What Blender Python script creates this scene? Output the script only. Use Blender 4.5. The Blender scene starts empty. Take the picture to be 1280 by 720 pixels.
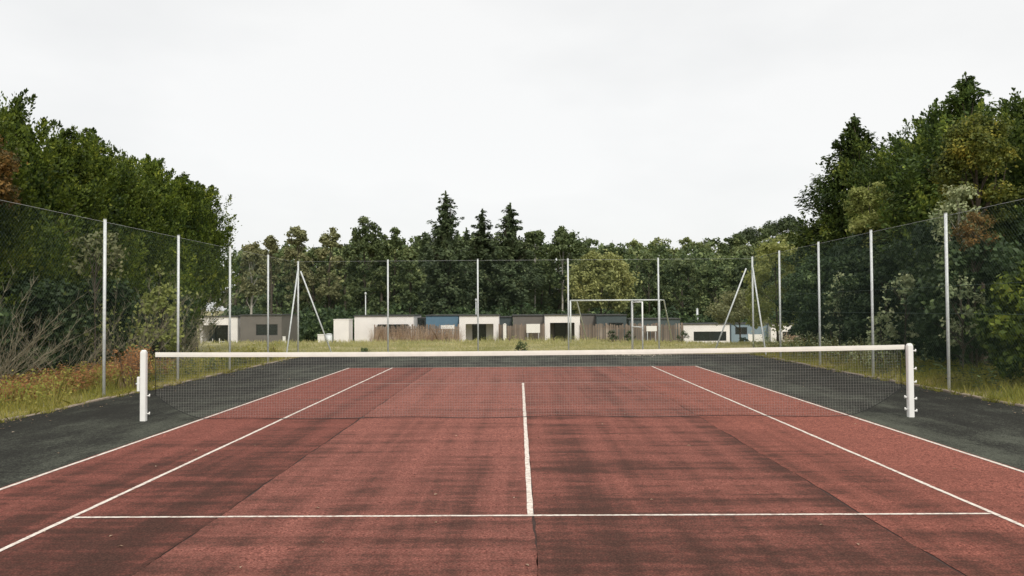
import bpy, math, random
import numpy as np
from mathutils import Vector, Matrix

sc = bpy.context.scene
COL = sc.collection
R = math.radians

# ------------------------------------------------------------------ camera
F_PX = 1006.2                       # focal length in pixels of a 1280 px wide picture
CAM = Vector((-0.0933, -13.5866, 1.8395))
P_, Y_, R_ = 0.02614, 0.00818, -0.00625
fwd = Vector((-math.sin(Y_) * math.cos(P_), math.cos(Y_) * math.cos(P_), math.sin(P_)))
rt0 = Vector((math.cos(Y_), math.sin(Y_), 0))
up0 = rt0.cross(fwd)
RT = math.cos(R_) * rt0 + math.sin(R_) * up0
UP = -math.sin(R_) * rt0 + math.cos(R_) * up0
cd = bpy.data.cameras.new('camera')
cam = bpy.data.objects.new('camera', cd)
COL.objects.link(cam)
cam.matrix_world = Matrix(((RT.x, UP.x, -fwd.x, CAM.x), (RT.y, UP.y, -fwd.y, CAM.y), (RT.z, UP.z, -fwd.z, CAM.z), (0, 0, 0, 1)))
cd.sensor_width = 36
cd.lens = 36 * F_PX / 1280
cd.clip_start = 0.1
cd.clip_end = 3000
sc.camera = cam

# ------------------------------------------------------------------ overcast sky, soft sun, exposure
SUN_EL, SUN_AZ = R(46), R(163)      # the sun stands behind thin cloud, behind the camera and to the right
w = bpy.data.worlds.new('World')
sc.world = w
w.use_nodes = True
nt = w.node_tree
nt.nodes.clear()
out = nt.nodes.new('ShaderNodeOutputWorld')
bg_sky = nt.nodes.new('ShaderNodeBackground')
bg_cloud = nt.nodes.new('ShaderNodeBackground')
add = nt.nodes.new('ShaderNodeAddShader')
sky = nt.nodes.new('ShaderNodeTexSky')
sky.sky_type = 'NISHITA'
sky.sun_disc = False
sky.sun_elevation = SUN_EL
sky.sun_rotation = SUN_AZ
nt.links.new(sky.outputs[0], bg_sky.inputs[0])
bg_sky.inputs[1].default_value = 0.006
tc = nt.nodes.new('ShaderNodeTexCoord')
mp = nt.nodes.new('ShaderNodeMapping')
mp.inputs['Scale'].default_value = (1.0, 1.0, 2.6)
nz = nt.nodes.new('ShaderNodeTexNoise')
nz.inputs['Scale'].default_value = 1.7
nz.inputs['Detail'].default_value = 5
nz.inputs['Roughness'].default_value = 0.5
cr = nt.nodes.new('ShaderNodeValToRGB')
cr.color_ramp.elements[0].position = 0.30
cr.color_ramp.elements[0].color = (0.745, 0.75, 0.745, 1)
cr.color_ramp.elements[1].position = 0.62
cr.color_ramp.elements[1].color = (0.905, 0.90, 0.885, 1)
nt.links.new(tc.outputs['Generated'], mp.inputs[0])
nt.links.new(mp.outputs[0], nz.inputs['Vector'])
nt.links.new(nz.outputs[0], cr.inputs[0])
nt.links.new(cr.outputs[0], bg_cloud.inputs[0])
bg_cloud.inputs[1].default_value = 0.605
nt.links.new(bg_sky.outputs[0], add.inputs[0])
nt.links.new(bg_cloud.outputs[0], add.inputs[1])
nt.links.new(add.outputs[0], out.inputs[0])

sd = bpy.data.lights.new('sun', 'SUN')
sd.energy = 1.5
sd.angle = R(14)
sd.color = (1.0, 0.95, 0.86)
sun = bpy.data.objects.new('sun', sd)
COL.objects.link(sun)
sdir = Vector((math.sin(SUN_AZ) * math.cos(SUN_EL), math.cos(SUN_AZ) * math.cos(SUN_EL), math.sin(SUN_EL)))
sun.rotation_euler = (-sdir).to_track_quat('-Z', 'Y').to_euler()

vs = sc.view_settings
vs.view_transform = 'Standard'
vs.look = 'None'
vs.exposure = 0.75
vs.gamma = 1.0


# ------------------------------------------------------------------ helpers
def at(u, v, Y):
    """The point at world depth Y that stands at photo position (u, v)."""
    u, v, Y = float(u), float(v), float(Y)
    d = fwd + (u - 640) / F_PX * RT - (v - 360) / F_PX * UP
    return CAM + d * ((Y - CAM.y) / d.y)


def terrain(x, y):
    z = -0.03
    y0 = 33 - 6 * min(max((x - 4) / 8, 0), 1)
    if y > y0:
        z -= 0.074 * (min(y, 60) - y0)
    if y > 105:
        a = min(max((y - 105) / 110, 0), 1)
        b = min(max((x + 25) / 90, 0), 1.3)
        z += (a * a * (3 - 2 * a)) * (3 + 13 * b)
    if x > 9.6 and y < 30:
        z += 0.17 * min((x - 9.6) / 1.2, 1) * min(max((30 - y) / 6, 0), 1)
    return z


def tag(o, label=None, cat=None, group=None, kind=None):
    if label: o['label'] = label
    if cat: o['category'] = cat
    if group: o['group'] = group
    if kind: o['kind'] = kind
    return o


def empty(name, loc=(0, 0, 0), rz=0.0):
    o = bpy.data.objects.new(name, None)
    o.empty_display_size = 0.3
    COL.objects.link(o)
    o.location = loc
    o.rotation_euler = (0, 0, rz)
    return o


def link(name, me, parent=None, mat=None):
    o = bpy.data.objects.new(name, me)
    COL.objects.link(o)
    if mat and not me.materials:
        me.materials.append(mat)
    if parent: o.parent = parent
    return o


def copy_tree(o, parent=None):
    c = o.copy()
    COL.objects.link(c)
    if parent: c.parent = parent
    for ch in list(o.children):
        copy_tree(ch, c)
    return c


class MB:
    """Collects boxes, tubes and polygons into one mesh."""
    def __init__(s):
        s.v, s.f, s.sm = [], [], []

    def box(s, x0, x1, y0, y1, z0, z1):
        b = len(s.v)
        s.v += [(x0, y0, z0), (x1, y0, z0), (x1, y1, z0), (x0, y1, z0), (x0, y0, z1), (x1, y0, z1), (x1, y1, z1), (x0, y1, z1)]
        for q in ((0, 3, 2, 1), (4, 5, 6, 7), (0, 1, 5, 4), (1, 2, 6, 5), (2, 3, 7, 6), (3, 0, 4, 7)):
            s.f.append(tuple(b + i for i in q)); s.sm.append(False)
        return s

    def cbox(s, x0, x1, y0, y1, z0, z1, c=0.01):
        """box with its upright and top edges chamfered"""
        b = len(s.v)
        def ring(i, z):
            return [(x0 + c + i, y0 + i, z), (x1 - c - i, y0 + i, z), (x1 - i, y0 + c + i, z), (x1 - i, y1 - c - i, z), (x1 - c - i, y1 - i, z), (x0 + c + i, y1 - i, z), (x0 + i, y1 - c - i, z), (x0 + i, y0 + c + i, z)]
        s.v += ring(0, z0) + ring(0, z1 - c) + ring(c * 0.8, z1)
        for k in range(2):
            for i in range(8):
                j = (i + 1) % 8
                s.f.append((b + k * 8 + i, b + k * 8 + j, b + k * 8 + 8 + j, b + k * 8 + 8 + i)); s.sm.append(False)
        s.f.append(tuple(b + 16 + i for i in range(8))); s.sm.append(False)
        s.f.append(tuple(b + 7 - i for i in range(8))); s.sm.append(False)
        return s

    def tube(s, pts, rad, n=6, cap=True, smooth=True):
        pts = [Vector(p) for p in pts]
        if not isinstance(rad, (list, tuple)): rad = [rad] * len(pts)
        b = len(s.v)
        ref = None
        for i, p in enumerate(pts):
            d = (pts[min(i + 1, len(pts) - 1)] - pts[max(i - 1, 0)])
            d = d.normalized() if d.length > 1e-9 else Vector((0, 0, 1))
            if ref is None:
                ref = Vector((1, 0, 0)) if abs(d.x) < 0.8 else Vector((0, 1, 0))
            a = (ref - d * ref.dot(d))
            a = a.normalized() if a.length > 1e-6 else d.orthogonal().normalized()
            ref = a
            c = d.cross(a)
            for k in range(n):
                t = 2 * math.pi * (k + 0.5) / n
                q = p + (a * math.cos(t) + c * math.sin(t)) * rad[i]
                s.v.append((q.x, q.y, q.z))
        for i in range(len(pts) - 1):
            for k in range(n):
                j = (k + 1) % n
                s.f.append((b + i * n + k, b + i * n + j, b + (i + 1) * n + j, b + (i + 1) * n + k)); s.sm.append(smooth)
        if cap:
            s.f.append(tuple(b + n - 1 - k for k in range(n))); s.sm.append(False)
            e = b + (len(pts) - 1) * n
            s.f.append(tuple(e + k for k in range(n))); s.sm.append(False)
        return s

    def poly(s, pts, smooth=False):
        b = len(s.v)
        s.v += [tuple(p) for p in pts]
        s.f.append(tuple(range(b, b + len(pts)))); s.sm.append(smooth)
        return s

    def build(s, name, mat, parent=None):
        me = bpy.data.meshes.new(name)
        me.from_pydata(s.v, [], s.f)
        me.polygons.foreach_set('use_smooth', s.sm)
        me.update()
        return link(name, me, parent, mat)


def mesh_np(name, V, K, mat):
    """V: (n*K, 3) vertices, each run of K is one polygon."""
    n = len(V) // K
    me = bpy.data.meshes.new(name)
    me.vertices.add(n * K)
    me.vertices.foreach_set('co', np.ascontiguousarray(V, dtype=np.float32).ravel())
    me.loops.add(n * K)
    me.loops.foreach_set('vertex_index', np.arange(n * K, dtype=np.int32))
    me.polygons.add(n)
    me.polygons.foreach_set('loop_start', np.arange(0, n * K, K, dtype=np.int32))
    me.update(calc_edges=True)
    me.materials.append(mat)
    return me


def unit(a):
    return a / np.maximum(np.linalg.norm(a, axis=1, keepdims=True), 1e-9)


def leaf_quads(C, D, N, L, W):
    """diamond leaves: centre, long direction, normal, length, width"""
    D = unit(D)
    S = unit(np.cross(N, D))
    L = np.asarray(L).reshape(-1, 1) * 0.5
    W = np.asarray(W).reshape(-1, 1) * 0.5
    V = np.stack([C - D * L, C + S * W + D * L * 0.15, C + D * L, C - S * W + D * L * 0.15], axis=1)
    return V.reshape(-1, 3)


# ------------------------------------------------------------------ materials
def mat_new(name):
    m = bpy.data.materials.new(name)
    m.use_nodes = True
    n = m.node_tree
    return m, n, n.nodes['Principled BSDF']


def node(n, t, **kw):
    x = n.nodes.new(t)
    for k, v in kw.items():
        if k in x.inputs: x.inputs[k].default_value = v
        else: setattr(x, k, v)
    return x


def simple(name, col, rough=0.6, var=0.12, scale=8.0, bump=0.0, metal=0.0, spec=0.3):
    """a colour with a little worn, procedural variation"""
    m, n, b = mat_new(name)
    t = node(n, 'ShaderNodeTexCoord')
    z = node(n, 'ShaderNodeTexNoise', Scale=scale, Detail=6.0, Roughness=0.6)
    n.links.new(t.outputs['Object'], z.inputs['Vector'])
    r = node(n, 'ShaderNodeValToRGB')
    r.color_ramp.elements[0].position = 0.3
    r.color_ramp.elements[1].position = 0.7
    r.color_ramp.elements[0].color = tuple(c * (1 - var) for c in col) + (1,)
    r.color_ramp.elements[1].color = tuple(min(c * (1 + var), 0.9) for c in col) + (1,)
    n.links.new(z.outputs[0], r.inputs[0])
    n.links.new(r.outputs[0], b.inputs['Base Color'])
    b.inputs['Roughness'].default_value = rough
    b.inputs['Metallic'].default_value = metal
    b.inputs['Specular IOR Level'].default_value = spec
    if bump:
        bp = node(n, 'ShaderNodeBump', Strength=bump, Distance=0.01)
        n.links.new(z.outputs[0], bp.inputs['Height'])
        n.links.new(bp.outputs[0], b.inputs['Normal'])
    return m


def leafmat(name, c0, c1, c2=None, patch=0.6, trans=0.22):
    """leaves: colour differs from leaf to leaf and in soft patches through the crown, a little light passes through"""
    m = bpy.data.materials.new(name)
    m.use_nodes = True
    n = m.node_tree
    n.nodes.clear()
    o = node(n, 'ShaderNodeOutputMaterial')
    g = node(n, 'ShaderNodeNewGeometry')
    t = node(n, 'ShaderNodeTexCoord')
    z = node(n, 'ShaderNodeTexNoise', Scale=patch, Detail=3.0)
    n.links.new(t.outputs['Object'], z.inputs['Vector'])
    mixf = node(n, 'ShaderNodeMath', operation='MULTIPLY_ADD')
    n.links.new(g.outputs['Random Per Island'], mixf.inputs[0])
    mixf.inputs[1].default_value = 0.55
    sub = node(n, 'ShaderNodeMath', operation='MULTIPLY_ADD')
    n.links.new(z.outputs[0], sub.inputs[0])
    sub.inputs[1].default_value = 1.7
    sub.inputs[2].default_value = -0.62
    n.links.new(sub.outputs[0], mixf.inputs[2])
    r = node(n, 'ShaderNodeValToRGB')
    e = r.color_ramp.elements
    e[0].position, e[0].color = 0.15, c0 + (1,)
    e[1].position, e[1].color = 0.75, c1 + (1,)
    if c2:
        x = e.new(0.98); x.color = c2 + (1,)
    n.links.new(mixf.outputs[0], r.inputs[0])
    oi = node(n, 'ShaderNodeObjectInfo')
    hs = node(n, 'ShaderNodeHueSaturation')
    vv = node(n, 'ShaderNodeMath', operation='MULTIPLY_ADD')
    n.links.new(oi.outputs['Random'], vv.inputs[0]); vv.inputs[1].default_value = 0.4; vv.inputs[2].default_value = 0.8
    n.links.new(vv.outputs[0], hs.inputs['Value'])
    n.links.new(r.outputs[0], hs.inputs['Color'])
    d = node(n, 'ShaderNodeBsdfPrincipled')
    d.inputs['Roughness'].default_value = 0.55
    d.inputs['Specular IOR Level'].default_value = 0.25
    tr = node(n, 'ShaderNodeBsdfTranslucent')
    mx = node(n, 'ShaderNodeMixShader')
    mx.inputs[0].default_value = trans
    n.links.new(hs.outputs[0], d.inputs['Base Color'])
    n.links.new(hs.outputs[0], tr.inputs[0])
    n.links.new(d.outputs[0], mx.inputs[1])
    n.links.new(tr.outputs[0], mx.inputs[2])
    n.links.new(mx.outputs[0], o.inputs[0])
    return m


def asphalt_mat(name, fresh, worn, stain, stain_lo, stain_hi, streak=(1.5, 5.5), seed=0.0, patch_scale=0.9, alley=0.0, far_fade=0.0, moss=0.0, cols=(2.9, 0.10)):
    """rolled asphalt paint: grain, worn patches, dark grime in brush streaks across the court"""
    m, n, b = mat_new(name)
    L = n.links.new
    t = node(n, 'ShaderNodeTexCoord')
    off = node(n, 'ShaderNodeMapping')
    off.inputs['Location'].default_value = (seed * 7.3, seed * 3.1, seed)
    L(t.outputs['Object'], off.inputs[0])
    grain = node(n, 'ShaderNodeTexNoise', Scale=42.0, Detail=5.0, Roughness=0.8)
    L(t.outputs['Object'], grain.inputs['Vector'])
    speck = node(n, 'ShaderNodeTexVoronoi', Scale=55.0)
    L(t.outputs['Object'], speck.inputs['Vector'])
    mid = node(n, 'ShaderNodeTexNoise', Scale=9.0, Detail=8.0, Roughness=0.8)
    L(off.outputs[0], mid.inputs['Vector'])
    pm = node(n, 'ShaderNodeMapping')
    pm.inputs['Scale'].default_value = (streak[0], streak[1], 1)
    L(off.outputs[0], pm.inputs[0])
    st = node(n, 'ShaderNodeTexNoise', Scale=1.0, Detail=7.0, Roughness=0.68)
    L(pm.outputs[0], st.inputs['Vector'])
    big = node(n, 'ShaderNodeTexNoise', Scale=patch_scale, Detail=4.0, Roughness=0.55)
    L(off.outputs[0], big.inputs['Vector'])
    # paint tone
    def stretch(src, lo=.36, hi=.64):
        q = node(n, 'ShaderNodeMapRange'); L(src.outputs[0], q.inputs[0])
        q.inputs[1].default_value, q.inputs[2].default_value = lo, hi
        return q
    def wsum(items):
        acc = None
        for src, wt in items:
            q = node(n, 'ShaderNodeMath', operation='MULTIPLY_ADD'); q.inputs[1].default_value = wt; q.inputs[2].default_value = 0.0
            L(src.outputs[0], q.inputs[0])
            if acc is not None: L(acc.outputs[0], q.inputs[2])
            acc = q
        return acc
    bm = node(n, 'ShaderNodeMapping'); bm.inputs['Scale'].default_value = (streak[0] * 0.16, streak[1] * 0.5, 1)
    L(off.outputs[0], bm.inputs[0])
    bands = node(n, 'ShaderNodeTexNoise', Scale=1.0, Detail=4.0, Roughness=0.6); L(bm.outputs[0], bands.inputs['Vector'])
    fine = node(n, 'ShaderNodeTexNoise', Scale=17.0, Detail=6.0, Roughness=0.8); L(off.outputs[0], fine.inputs['Vector'])
    cm = node(n, 'ShaderNodeMapping'); cm.inputs['Scale'].default_value = cols + (1,)
    L(off.outputs[0], cm.inputs[0])
    colm = node(n, 'ShaderNodeTexNoise', Scale=1.0, Detail=3.0, Roughness=0.6); L(cm.outputs[0], colm.inputs['Vector'])
    cS = stretch(colm)
    gS, mS, fS, sS, bS, pS = stretch(grain, .44, .56), stretch(mid), stretch(fine, .4, .6), stretch(st), stretch(bands), stretch(big)
    r = node(n, 'ShaderNodeValToRGB')
    r.color_ramp.elements[0].position, r.color_ramp.elements[1].position = 0.12, 0.88
    r.color_ramp.elements[0].color = fresh + (1,)
    r.color_ramp.elements[1].color = worn + (1,)
    L(wsum(((gS, .42), (fS, .28), (mS, .18), (sS, .12))).outputs[0], r.inputs[0])
    # grime mask: long cross bands + short streaks + patches, broken up by the coarse grain
    a1 = wsum(((sS, .19), (bS, .17), (pS, .05), (cS, .15), (mS, .12), (fS, .17), (gS, .15)))
    last = a1.outputs[0]
    if alley or far_fade or moss:
        sx = node(n, 'ShaderNodeSeparateXYZ'); L(t.outputs['Object'], sx.inputs[0])
        if far_fade:
            mr = node(n, 'ShaderNodeMapRange'); L(sx.outputs['Y'], mr.inputs[0])
            mr.inputs[1].default_value, mr.inputs[2].default_value, mr.inputs[3].default_value, mr.inputs[4].default_value = -9, 1, far_fade, 0
            q = node(n, 'ShaderNodeMath', operation='ADD'); L(last, q.inputs[0]); L(mr.outputs[0], q.inputs[1]); last = q.outputs[0]
        if moss:
            ab = node(n, 'ShaderNodeMath', operation='ABSOLUTE'); L(sx.outputs['X'], ab.inputs[0])
            mr = node(n, 'ShaderNodeMapRange'); L(ab.outputs[0], mr.inputs[0])
            mr.inputs[1].default_value, mr.inputs[2].default_value, mr.inputs[3].default_value, mr.inputs[4].default_value = 5.6, 7.6, moss, 0
            q = node(n, 'ShaderNodeMath', operation='ADD'); L(last, q.inputs[0]); L(mr.outputs[0], q.inputs[1]); last = q.outputs[0]
        if alley:
            ab = node(n, 'ShaderNodeMath', operation='ABSOLUTE'); L(sx.outputs['X'], ab.inputs[0])
            mr = node(n, 'ShaderNodeMapRange'); L(ab.outputs[0], mr.inputs[0])
            mr.inputs[1].default_value, mr.inputs[2].default_value, mr.inputs[3].default_value, mr.inputs[4].default_value = 3.4, 5.2, 0, alley
            q = node(n, 'ShaderNodeMath', operation='SUBTRACT'); L(last, q.inputs[0]); L(mr.outputs[0], q.inputs[1]); last = q.outputs[0]
    mr = node(n, 'ShaderNodeMapRange'); L(last, mr.inputs[0])
    mr.interpolation_type = 'SMOOTHSTEP'
    mr.inputs[1].default_value, mr.inputs[2].default_value, mr.inputs[3].default_value, mr.inputs[4].default_value = stain_lo, stain_hi + 0.03, 0.06, 0.84
    mx = node(n, 'ShaderNodeMix', data_type='RGBA')
    L(mr.outputs[0], mx.inputs[0]); L(r.outputs[0], mx.inputs[6]); mx.inputs[7].default_value = stain + (1,)
    # stone chips showing
    sp = node(n, 'ShaderNodeMapRange'); L(speck.outputs['Distance'], sp.inputs[0])
    sp.inputs[1].default_value, sp.inputs[2].default_value, sp.inputs[3].default_value, sp.inputs[4].default_value = 0.0, 0.6, 1.30, 0.66
    mm = node(n, 'ShaderNodeMix', data_type='RGBA', blend_type='MULTIPLY'); mm.inputs[0].default_value = 1
    L(mx.outputs[2], mm.inputs[6]); L(sp.outputs[0], mm.inputs[7])
    L(mm.outputs[2], b.inputs['Base Color'])
    b.inputs['Roughness'].default_value = 0.9
    b.inputs['Specular IOR Level'].default_value = 0.12
    bp = node(n, 'ShaderNodeBump', Strength=0.6, Distance=0.006)
    L(grain.outputs[0], bp.inputs['Height']); L(bp.outputs[0], b.inputs['Normal'])
    return m


RED_F, GRIME = (0.10, 0.032, 0.025), (0.036, 0.024, 0.018)
LANES = [asphalt_mat('red_paint_a', RED_F, (0.47, 0.162, 0.122), GRIME, 0.43, 0.73, seed=1, alley=0.13, far_fade=0.22),
         asphalt_mat('red_paint_b', RED_F, (0.58, 0.222, 0.170), GRIME, 0.49, 0.80, seed=2, far_fade=0.15),
         asphalt_mat('red_paint_c', RED_F, (0.54, 0.200, 0.150), GRIME, 0.45, 0.74, seed=3, far_fade=0.19),
         asphalt_mat('red_paint_d', RED_F, (0.56, 0.196, 0.142), GRIME, 0.48, 0.79, seed=4, alley=0.14, far_fade=0.15)]
M = {}
M['apron'] = asphalt_mat('dark_asphalt', (0.007, 0.0068, 0.006), (0.043, 0.0415, 0.0360), (0.122, 0.130, 0.100), 0.46, 0.83, streak=(2.0, 0.7), seed=5, moss=0.15, cols=(1.2, 0.25))
M['base'] = simple('bitumen', (0.05, 0.028, 0.023), 0.9, 0.3, 20)
M['white'] = simple('white_paint', (0.82, 0.81, 0.78), 0.45, 0.04, 6)
M['tape'] = simple('white_canvas', (0.82, 0.79, 0.72), 0.8, 0.06, 5, 0.2)
M['galv'] = simple('galvanised_steel', (0.62, 0.645, 0.64), 0.5, 0.15, 14, 0, 0.1)
M['wire'] = simple('plastic_coated_wire', (0.125, 0.185, 0.15), 0.5, 0.1, 3)
M['net'] = simple('net_twine', (0.36, 0.345, 0.325), 0.8, 0.2, 3)
M['cord'] = simple('black_cord', (0.02, 0.02, 0.02), 0.6, 0.2, 3)
M['kerb'] = simple('kerb_concrete', (0.27, 0.22, 0.17), 0.9, 0.35, 9, 0.5)
M['bark'] = simple('bark', (0.075, 0.06, 0.045), 0.9, 0.4, 12, 0.6)
M['palebark'] = simple('pale_bark', (0.36, 0.34, 0.30), 0.8, 0.35, 5, 0.4)
M['twig'] = simple('dead_twig', (0.27, 0.24, 0.165), 0.9, 0.35, 4)
M['wallwhite'] = simple('white_cladding', (0.78, 0.745, 0.715), 0.6, 0.07, 1.1)
M['wallblue'] = simple('blue_cladding', (0.105, 0.185, 0.255), 0.6, 0.08, 1.5)
M['wallpaleblue'] = simple('pale_blue_cladding', (0.20, 0.26, 0.30), 0.6, 0.08, 1.5)
M['walltaupe'] = simple('taupe_cladding', (0.155, 0.140, 0.125), 0.7, 0.1, 1.5)
M['wallgrey'] = simple('slate_cladding', (0.07, 0.088, 0.09), 0.7, 0.1, 1.5)
M['roof'] = simple('roof_felt', (0.06, 0.06, 0.058), 0.8, 0.2, 3)
M['dark'] = simple('dark_frame', (0.03, 0.03, 0.03), 0.5, 0.2, 3)
M['pale'] = simple('weathered_pales', (0.20, 0.145, 0.105), 0.9, 0.35, 3, 0.3)
M['plastic'] = simple('white_plastic', (0.75, 0.73, 0.69), 0.4, 0.03, 3)
m, n, b = mat_new('window_glass')
b.inputs['Base Color'].default_value = (0.018, 0.022, 0.022, 1); b.inputs['Roughness'].default_value = 0.12
M['glass'] = m
# worn white court paint
m, n, b = mat_new('line_paint')
t = node(n, 'ShaderNodeTexCoord'); z = node(n, 'ShaderNodeTexNoise', Scale=22.0, Detail=6.0, Roughness=0.75)
n.links.new(t.outputs['Object'], z.inputs['Vector'])
r = node(n, 'ShaderNodeValToRGB'); e = r.color_ramp.elements
e[0].position, e[0].color = 0.34, (0.34, 0.22, 0.18, 1); e[1].position, e[1].color = 0.54, (0.76, 0.69, 0.61, 1)
n.links.new(z.outputs[0], r.inputs[0]); n.links.new(r.outputs[0], b.inputs['Base Color']); b.inputs['Roughness'].default_value = 0.8
M['line'] = m
# the same paint, much more worn
m2 = m.copy(); m2.name = 'faded_line_paint'
e = [x for x in m2.node_tree.nodes if x.type == 'VALTORGB'][0].color_ramp.elements
e[0].position, e[0].color = 0.36, (0.24, 0.10, 0.08, 1); e[1].position, e[1].color = 0.66, (0.62, 0.50, 0.43, 1)
M['faded'] = m2
# meadow ground
m, n, b = mat_new('meadow_ground')
t = node(n, 'ShaderNodeTexCoord')
z1 = node(n, 'ShaderNodeTexNoise', Scale=0.45, Detail=8.0, Roughness=0.7); n.links.new(t.outputs['Object'], z1.inputs['Vector'])
r = node(n, 'ShaderNodeValToRGB'); e = r.color_ramp.elements
e[0].position, e[0].color = 0.36, (0.17, 0.165, 0.062, 1); e[1].position, e[1].color = 0.62, (0.38, 0.32, 0.165, 1)
x = e.new(0.5); x.color = (0.27, 0.245, 0.10, 1)
n.links.new(z1.outputs[0], r.inputs[0]); n.links.new(r.outputs[0], b.inputs['Base Color']); b.inputs['Roughness'].default_value = 0.95
M['ground'] = m

G = {
 'thuja': leafmat('thuja_leaves', (0.028, 0.054, 0.012), (0.150, 0.200, 0.026), (0.40, 0.43, 0.065), 0.8, 0.40),
 'thuja_dark': leafmat('dark_thuja_leaves', (0.026, 0.050, 0.016), (0.118, 0.170, 0.034), (0.33, 0.38, 0.07), 0.8, 0.36),
 'fir': leafmat('fir_needles', (0.042, 0.062, 0.031), (0.105, 0.138, 0.064), (0.185, 0.215, 0.098), 0.5),
 'wood': leafmat('woodland_leaves', (0.052, 0.080, 0.032), (0.160, 0.202, 0.078), (0.32, 0.345, 0.14), 0.35, 0.28),
 'hill': leafmat('hillside_leaves', (0.09, 0.12, 0.045), (0.24, 0.275, 0.098), (0.42, 0.42, 0.16), 0.22, 0.28),
 'olive': leafmat('olive_leaves', (0.12, 0.132, 0.06), (0.25, 0.252, 0.118), (0.37, 0.335, 0.18), 0.35, 0.28),
 'round': leafmat('willow_leaves', (0.18, 0.205, 0.072), (0.36, 0.37, 0.13), (0.50, 0.47, 0.18), 0.35, 0.3),
 'lime': leafmat('lime_leaves', (0.23, 0.27, 0.075), (0.43, 0.46, 0.145), (0.58, 0.57, 0.23), 0.5, 0.42),
 'under': leafmat('undergrowth_leaves', (0.024, 0.044, 0.018), (0.070, 0.110, 0.040), (0.19, 0.25, 0.095), 0.7, 0.28),
 'pale': leafmat('pale_leaves', (0.20, 0.25, 0.12), (0.40, 0.43, 0.23), (0.56, 0.56, 0.36), 0.7),
 'gold': leafmat('autumn_leaves', (0.050, 0.078, 0.020), (0.20, 0.215, 0.040), (0.47, 0.40, 0.075), 1.0, 0.36),
 'rust': leafmat('rust_leaves', (0.065, 0.068, 0.022), (0.27, 0.155, 0.045), (0.44, 0.25, 0.08), 1.1, 0.33),
 'grass': leafmat('grass_blades', (0.24, 0.26, 0.050), (0.48, 0.43, 0.11), (0.64, 0.52, 0.24), 0.5, 0.5),
 'lawn': leafmat('meadow_blades', (0.33, 0.33, 0.13), (0.50, 0.46, 0.21), (0.66, 0.57, 0.34), 0.35, 0.5),
 'bracken': leafmat('bracken_fronds', (0.34, 0.16, 0.060), (0.58, 0.30, 0.125), (0.68, 0.46, 0.20), 0.6, 0.4),
 'straw': leafmat('dry_stems', (0.28, 0.18, 0.115), (0.46, 0.33, 0.22), (0.55, 0.45, 0.34), 0.6, 0.2),
}

# ------------------------------------------------------------------ ground
xs = sorted(set([-1500, -700, -350, -200, 700, 1500, 350] + list(range(-140, 200, 10)) + [-14, -12, -9, -5, 5, 9, 9.6, 10.2, 10.8, 12, 14]))
ys = sorted(set([-400, -150, -60, 600, 1000, 2000] + list(range(-30, 330, 10)) + [15, 18, 24, 27, 33, 36, 45, 55]))
b_ = MB()
b_.v = [(x, y, terrain(x, y)) for y in ys for x in xs]
for j in range(len(ys) - 1):
    for i in range(len(xs) - 1):
        k = j * len(xs) + i
        b_.f.append((k, k + 1, k + 1 + len(xs), k + len(xs))); b_.sm.append(True)
tag(b_.build('ground', M['ground']), 'grassy ground around the court, falling away towards the cabins', kind='structure')

# ------------------------------------------------------------------ the court
XL, XR, YB = -8.75, 9.05, 18.45
rng = random.Random(5)
def strip(pts_l, pts_r, z):
    """sheet between two edge lines running along y"""
    b = MB()
    n_ = len(pts_l)
    b.v = [(x, y, z) for x, y in pts_l] + [(x, y, z) for x, y in pts_r]
    for i in range(n_ - 1):
        b.f.append((i, n_ + i, n_ + i + 1, i + 1)); b.sm.append(False)
    return b
tag(strip([(XL, -22), (XL, YB)], [(XR, -22), (XR, YB)], 0.0).build('asphalt_apron', M['apron']), 'dark asphalt run-off around the red court', kind='structure')
court = tag(empty('tennis_court'), 'red painted tennis court with white lines', kind='structure')
tag(strip([(-5.50, -11.86), (-5.50, 11.91)], [(5.50, -11.86), (5.50, 11.91)], 0.003).build('seam_bed', M['base'], court))
seams = [-5.515, -2.78, 0.02, 2.93, 5.515]
ysl = [-11.9 + 0.12 * i for i in range(199)]
def edge(x, amp, seed):
    q = random.Random(seed); o = []; v = 0
    for y in ysl:
        v = v * 0.7 + q.uniform(-amp, amp); o.append((x + v, y))
    return o
for i in range(4):
    gl, gr = (0.006, 0.004, 0.004, 0.0)[i - 1] if i else 0, (0.006, 0.004, 0.004, 0)[i]
    o = strip(edge(seams[i] + gl, 0.009 if i else 0.002, i), edge(seams[i + 1] - gr, 0.009 if i < 3 else 0.002, 50 + i), 0.0075).build('paving_lane', LANES[i], court)
    o['label'] = ('left outer lane, dark with grime', 'left middle lane, lighter red', 'right middle lane, blotched dark', 'right outer lane, cleaner red')[i]
def line(name, x0, x1, y0, y1, mat='line', wob=0.0035):
    b = MB(); q = random.Random(int((x0 + y0) * 1000))
    along = (y1 - y0) > (x1 - x0)
    n_ = max(2, int(max(y1 - y0, x1 - x0) / 0.25))
    for i in range(n_ + 1):
        t = i / n_
        if along:
            y = y0 + (y1 - y0) * t
            b.v += [(x0 + q.uniform(-wob, wob), y, 0.0115), (x1 + q.uniform(-wob, wob), y, 0.0115)]
        else:
            x = x0 + (x1 - x0) * t
            b.v += [(x, y1 + q.uniform(-wob, wob), 0.0115), (x, y0 + q.uniform(-wob, wob), 0.0115)]
    for i in range(n_):
        b.f.append((2 * i, 2 * i + 1, 2 * i + 3, 2 * i + 2)); b.sm.append(False)
    return b.build(name, M[mat], court)
line('doubles_line', -5.485, -5.435, -11.885, 11.885, 'line', 0.004)
line('doubles_line', 5.435, 5.485, -11.885, 11.885, 'line', 0.004)
line('singles_line', -4.112, -4.064, -11.885, 11.83)
line('singles_line', 4.064, 4.112, -11.885, 11.83)
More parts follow.
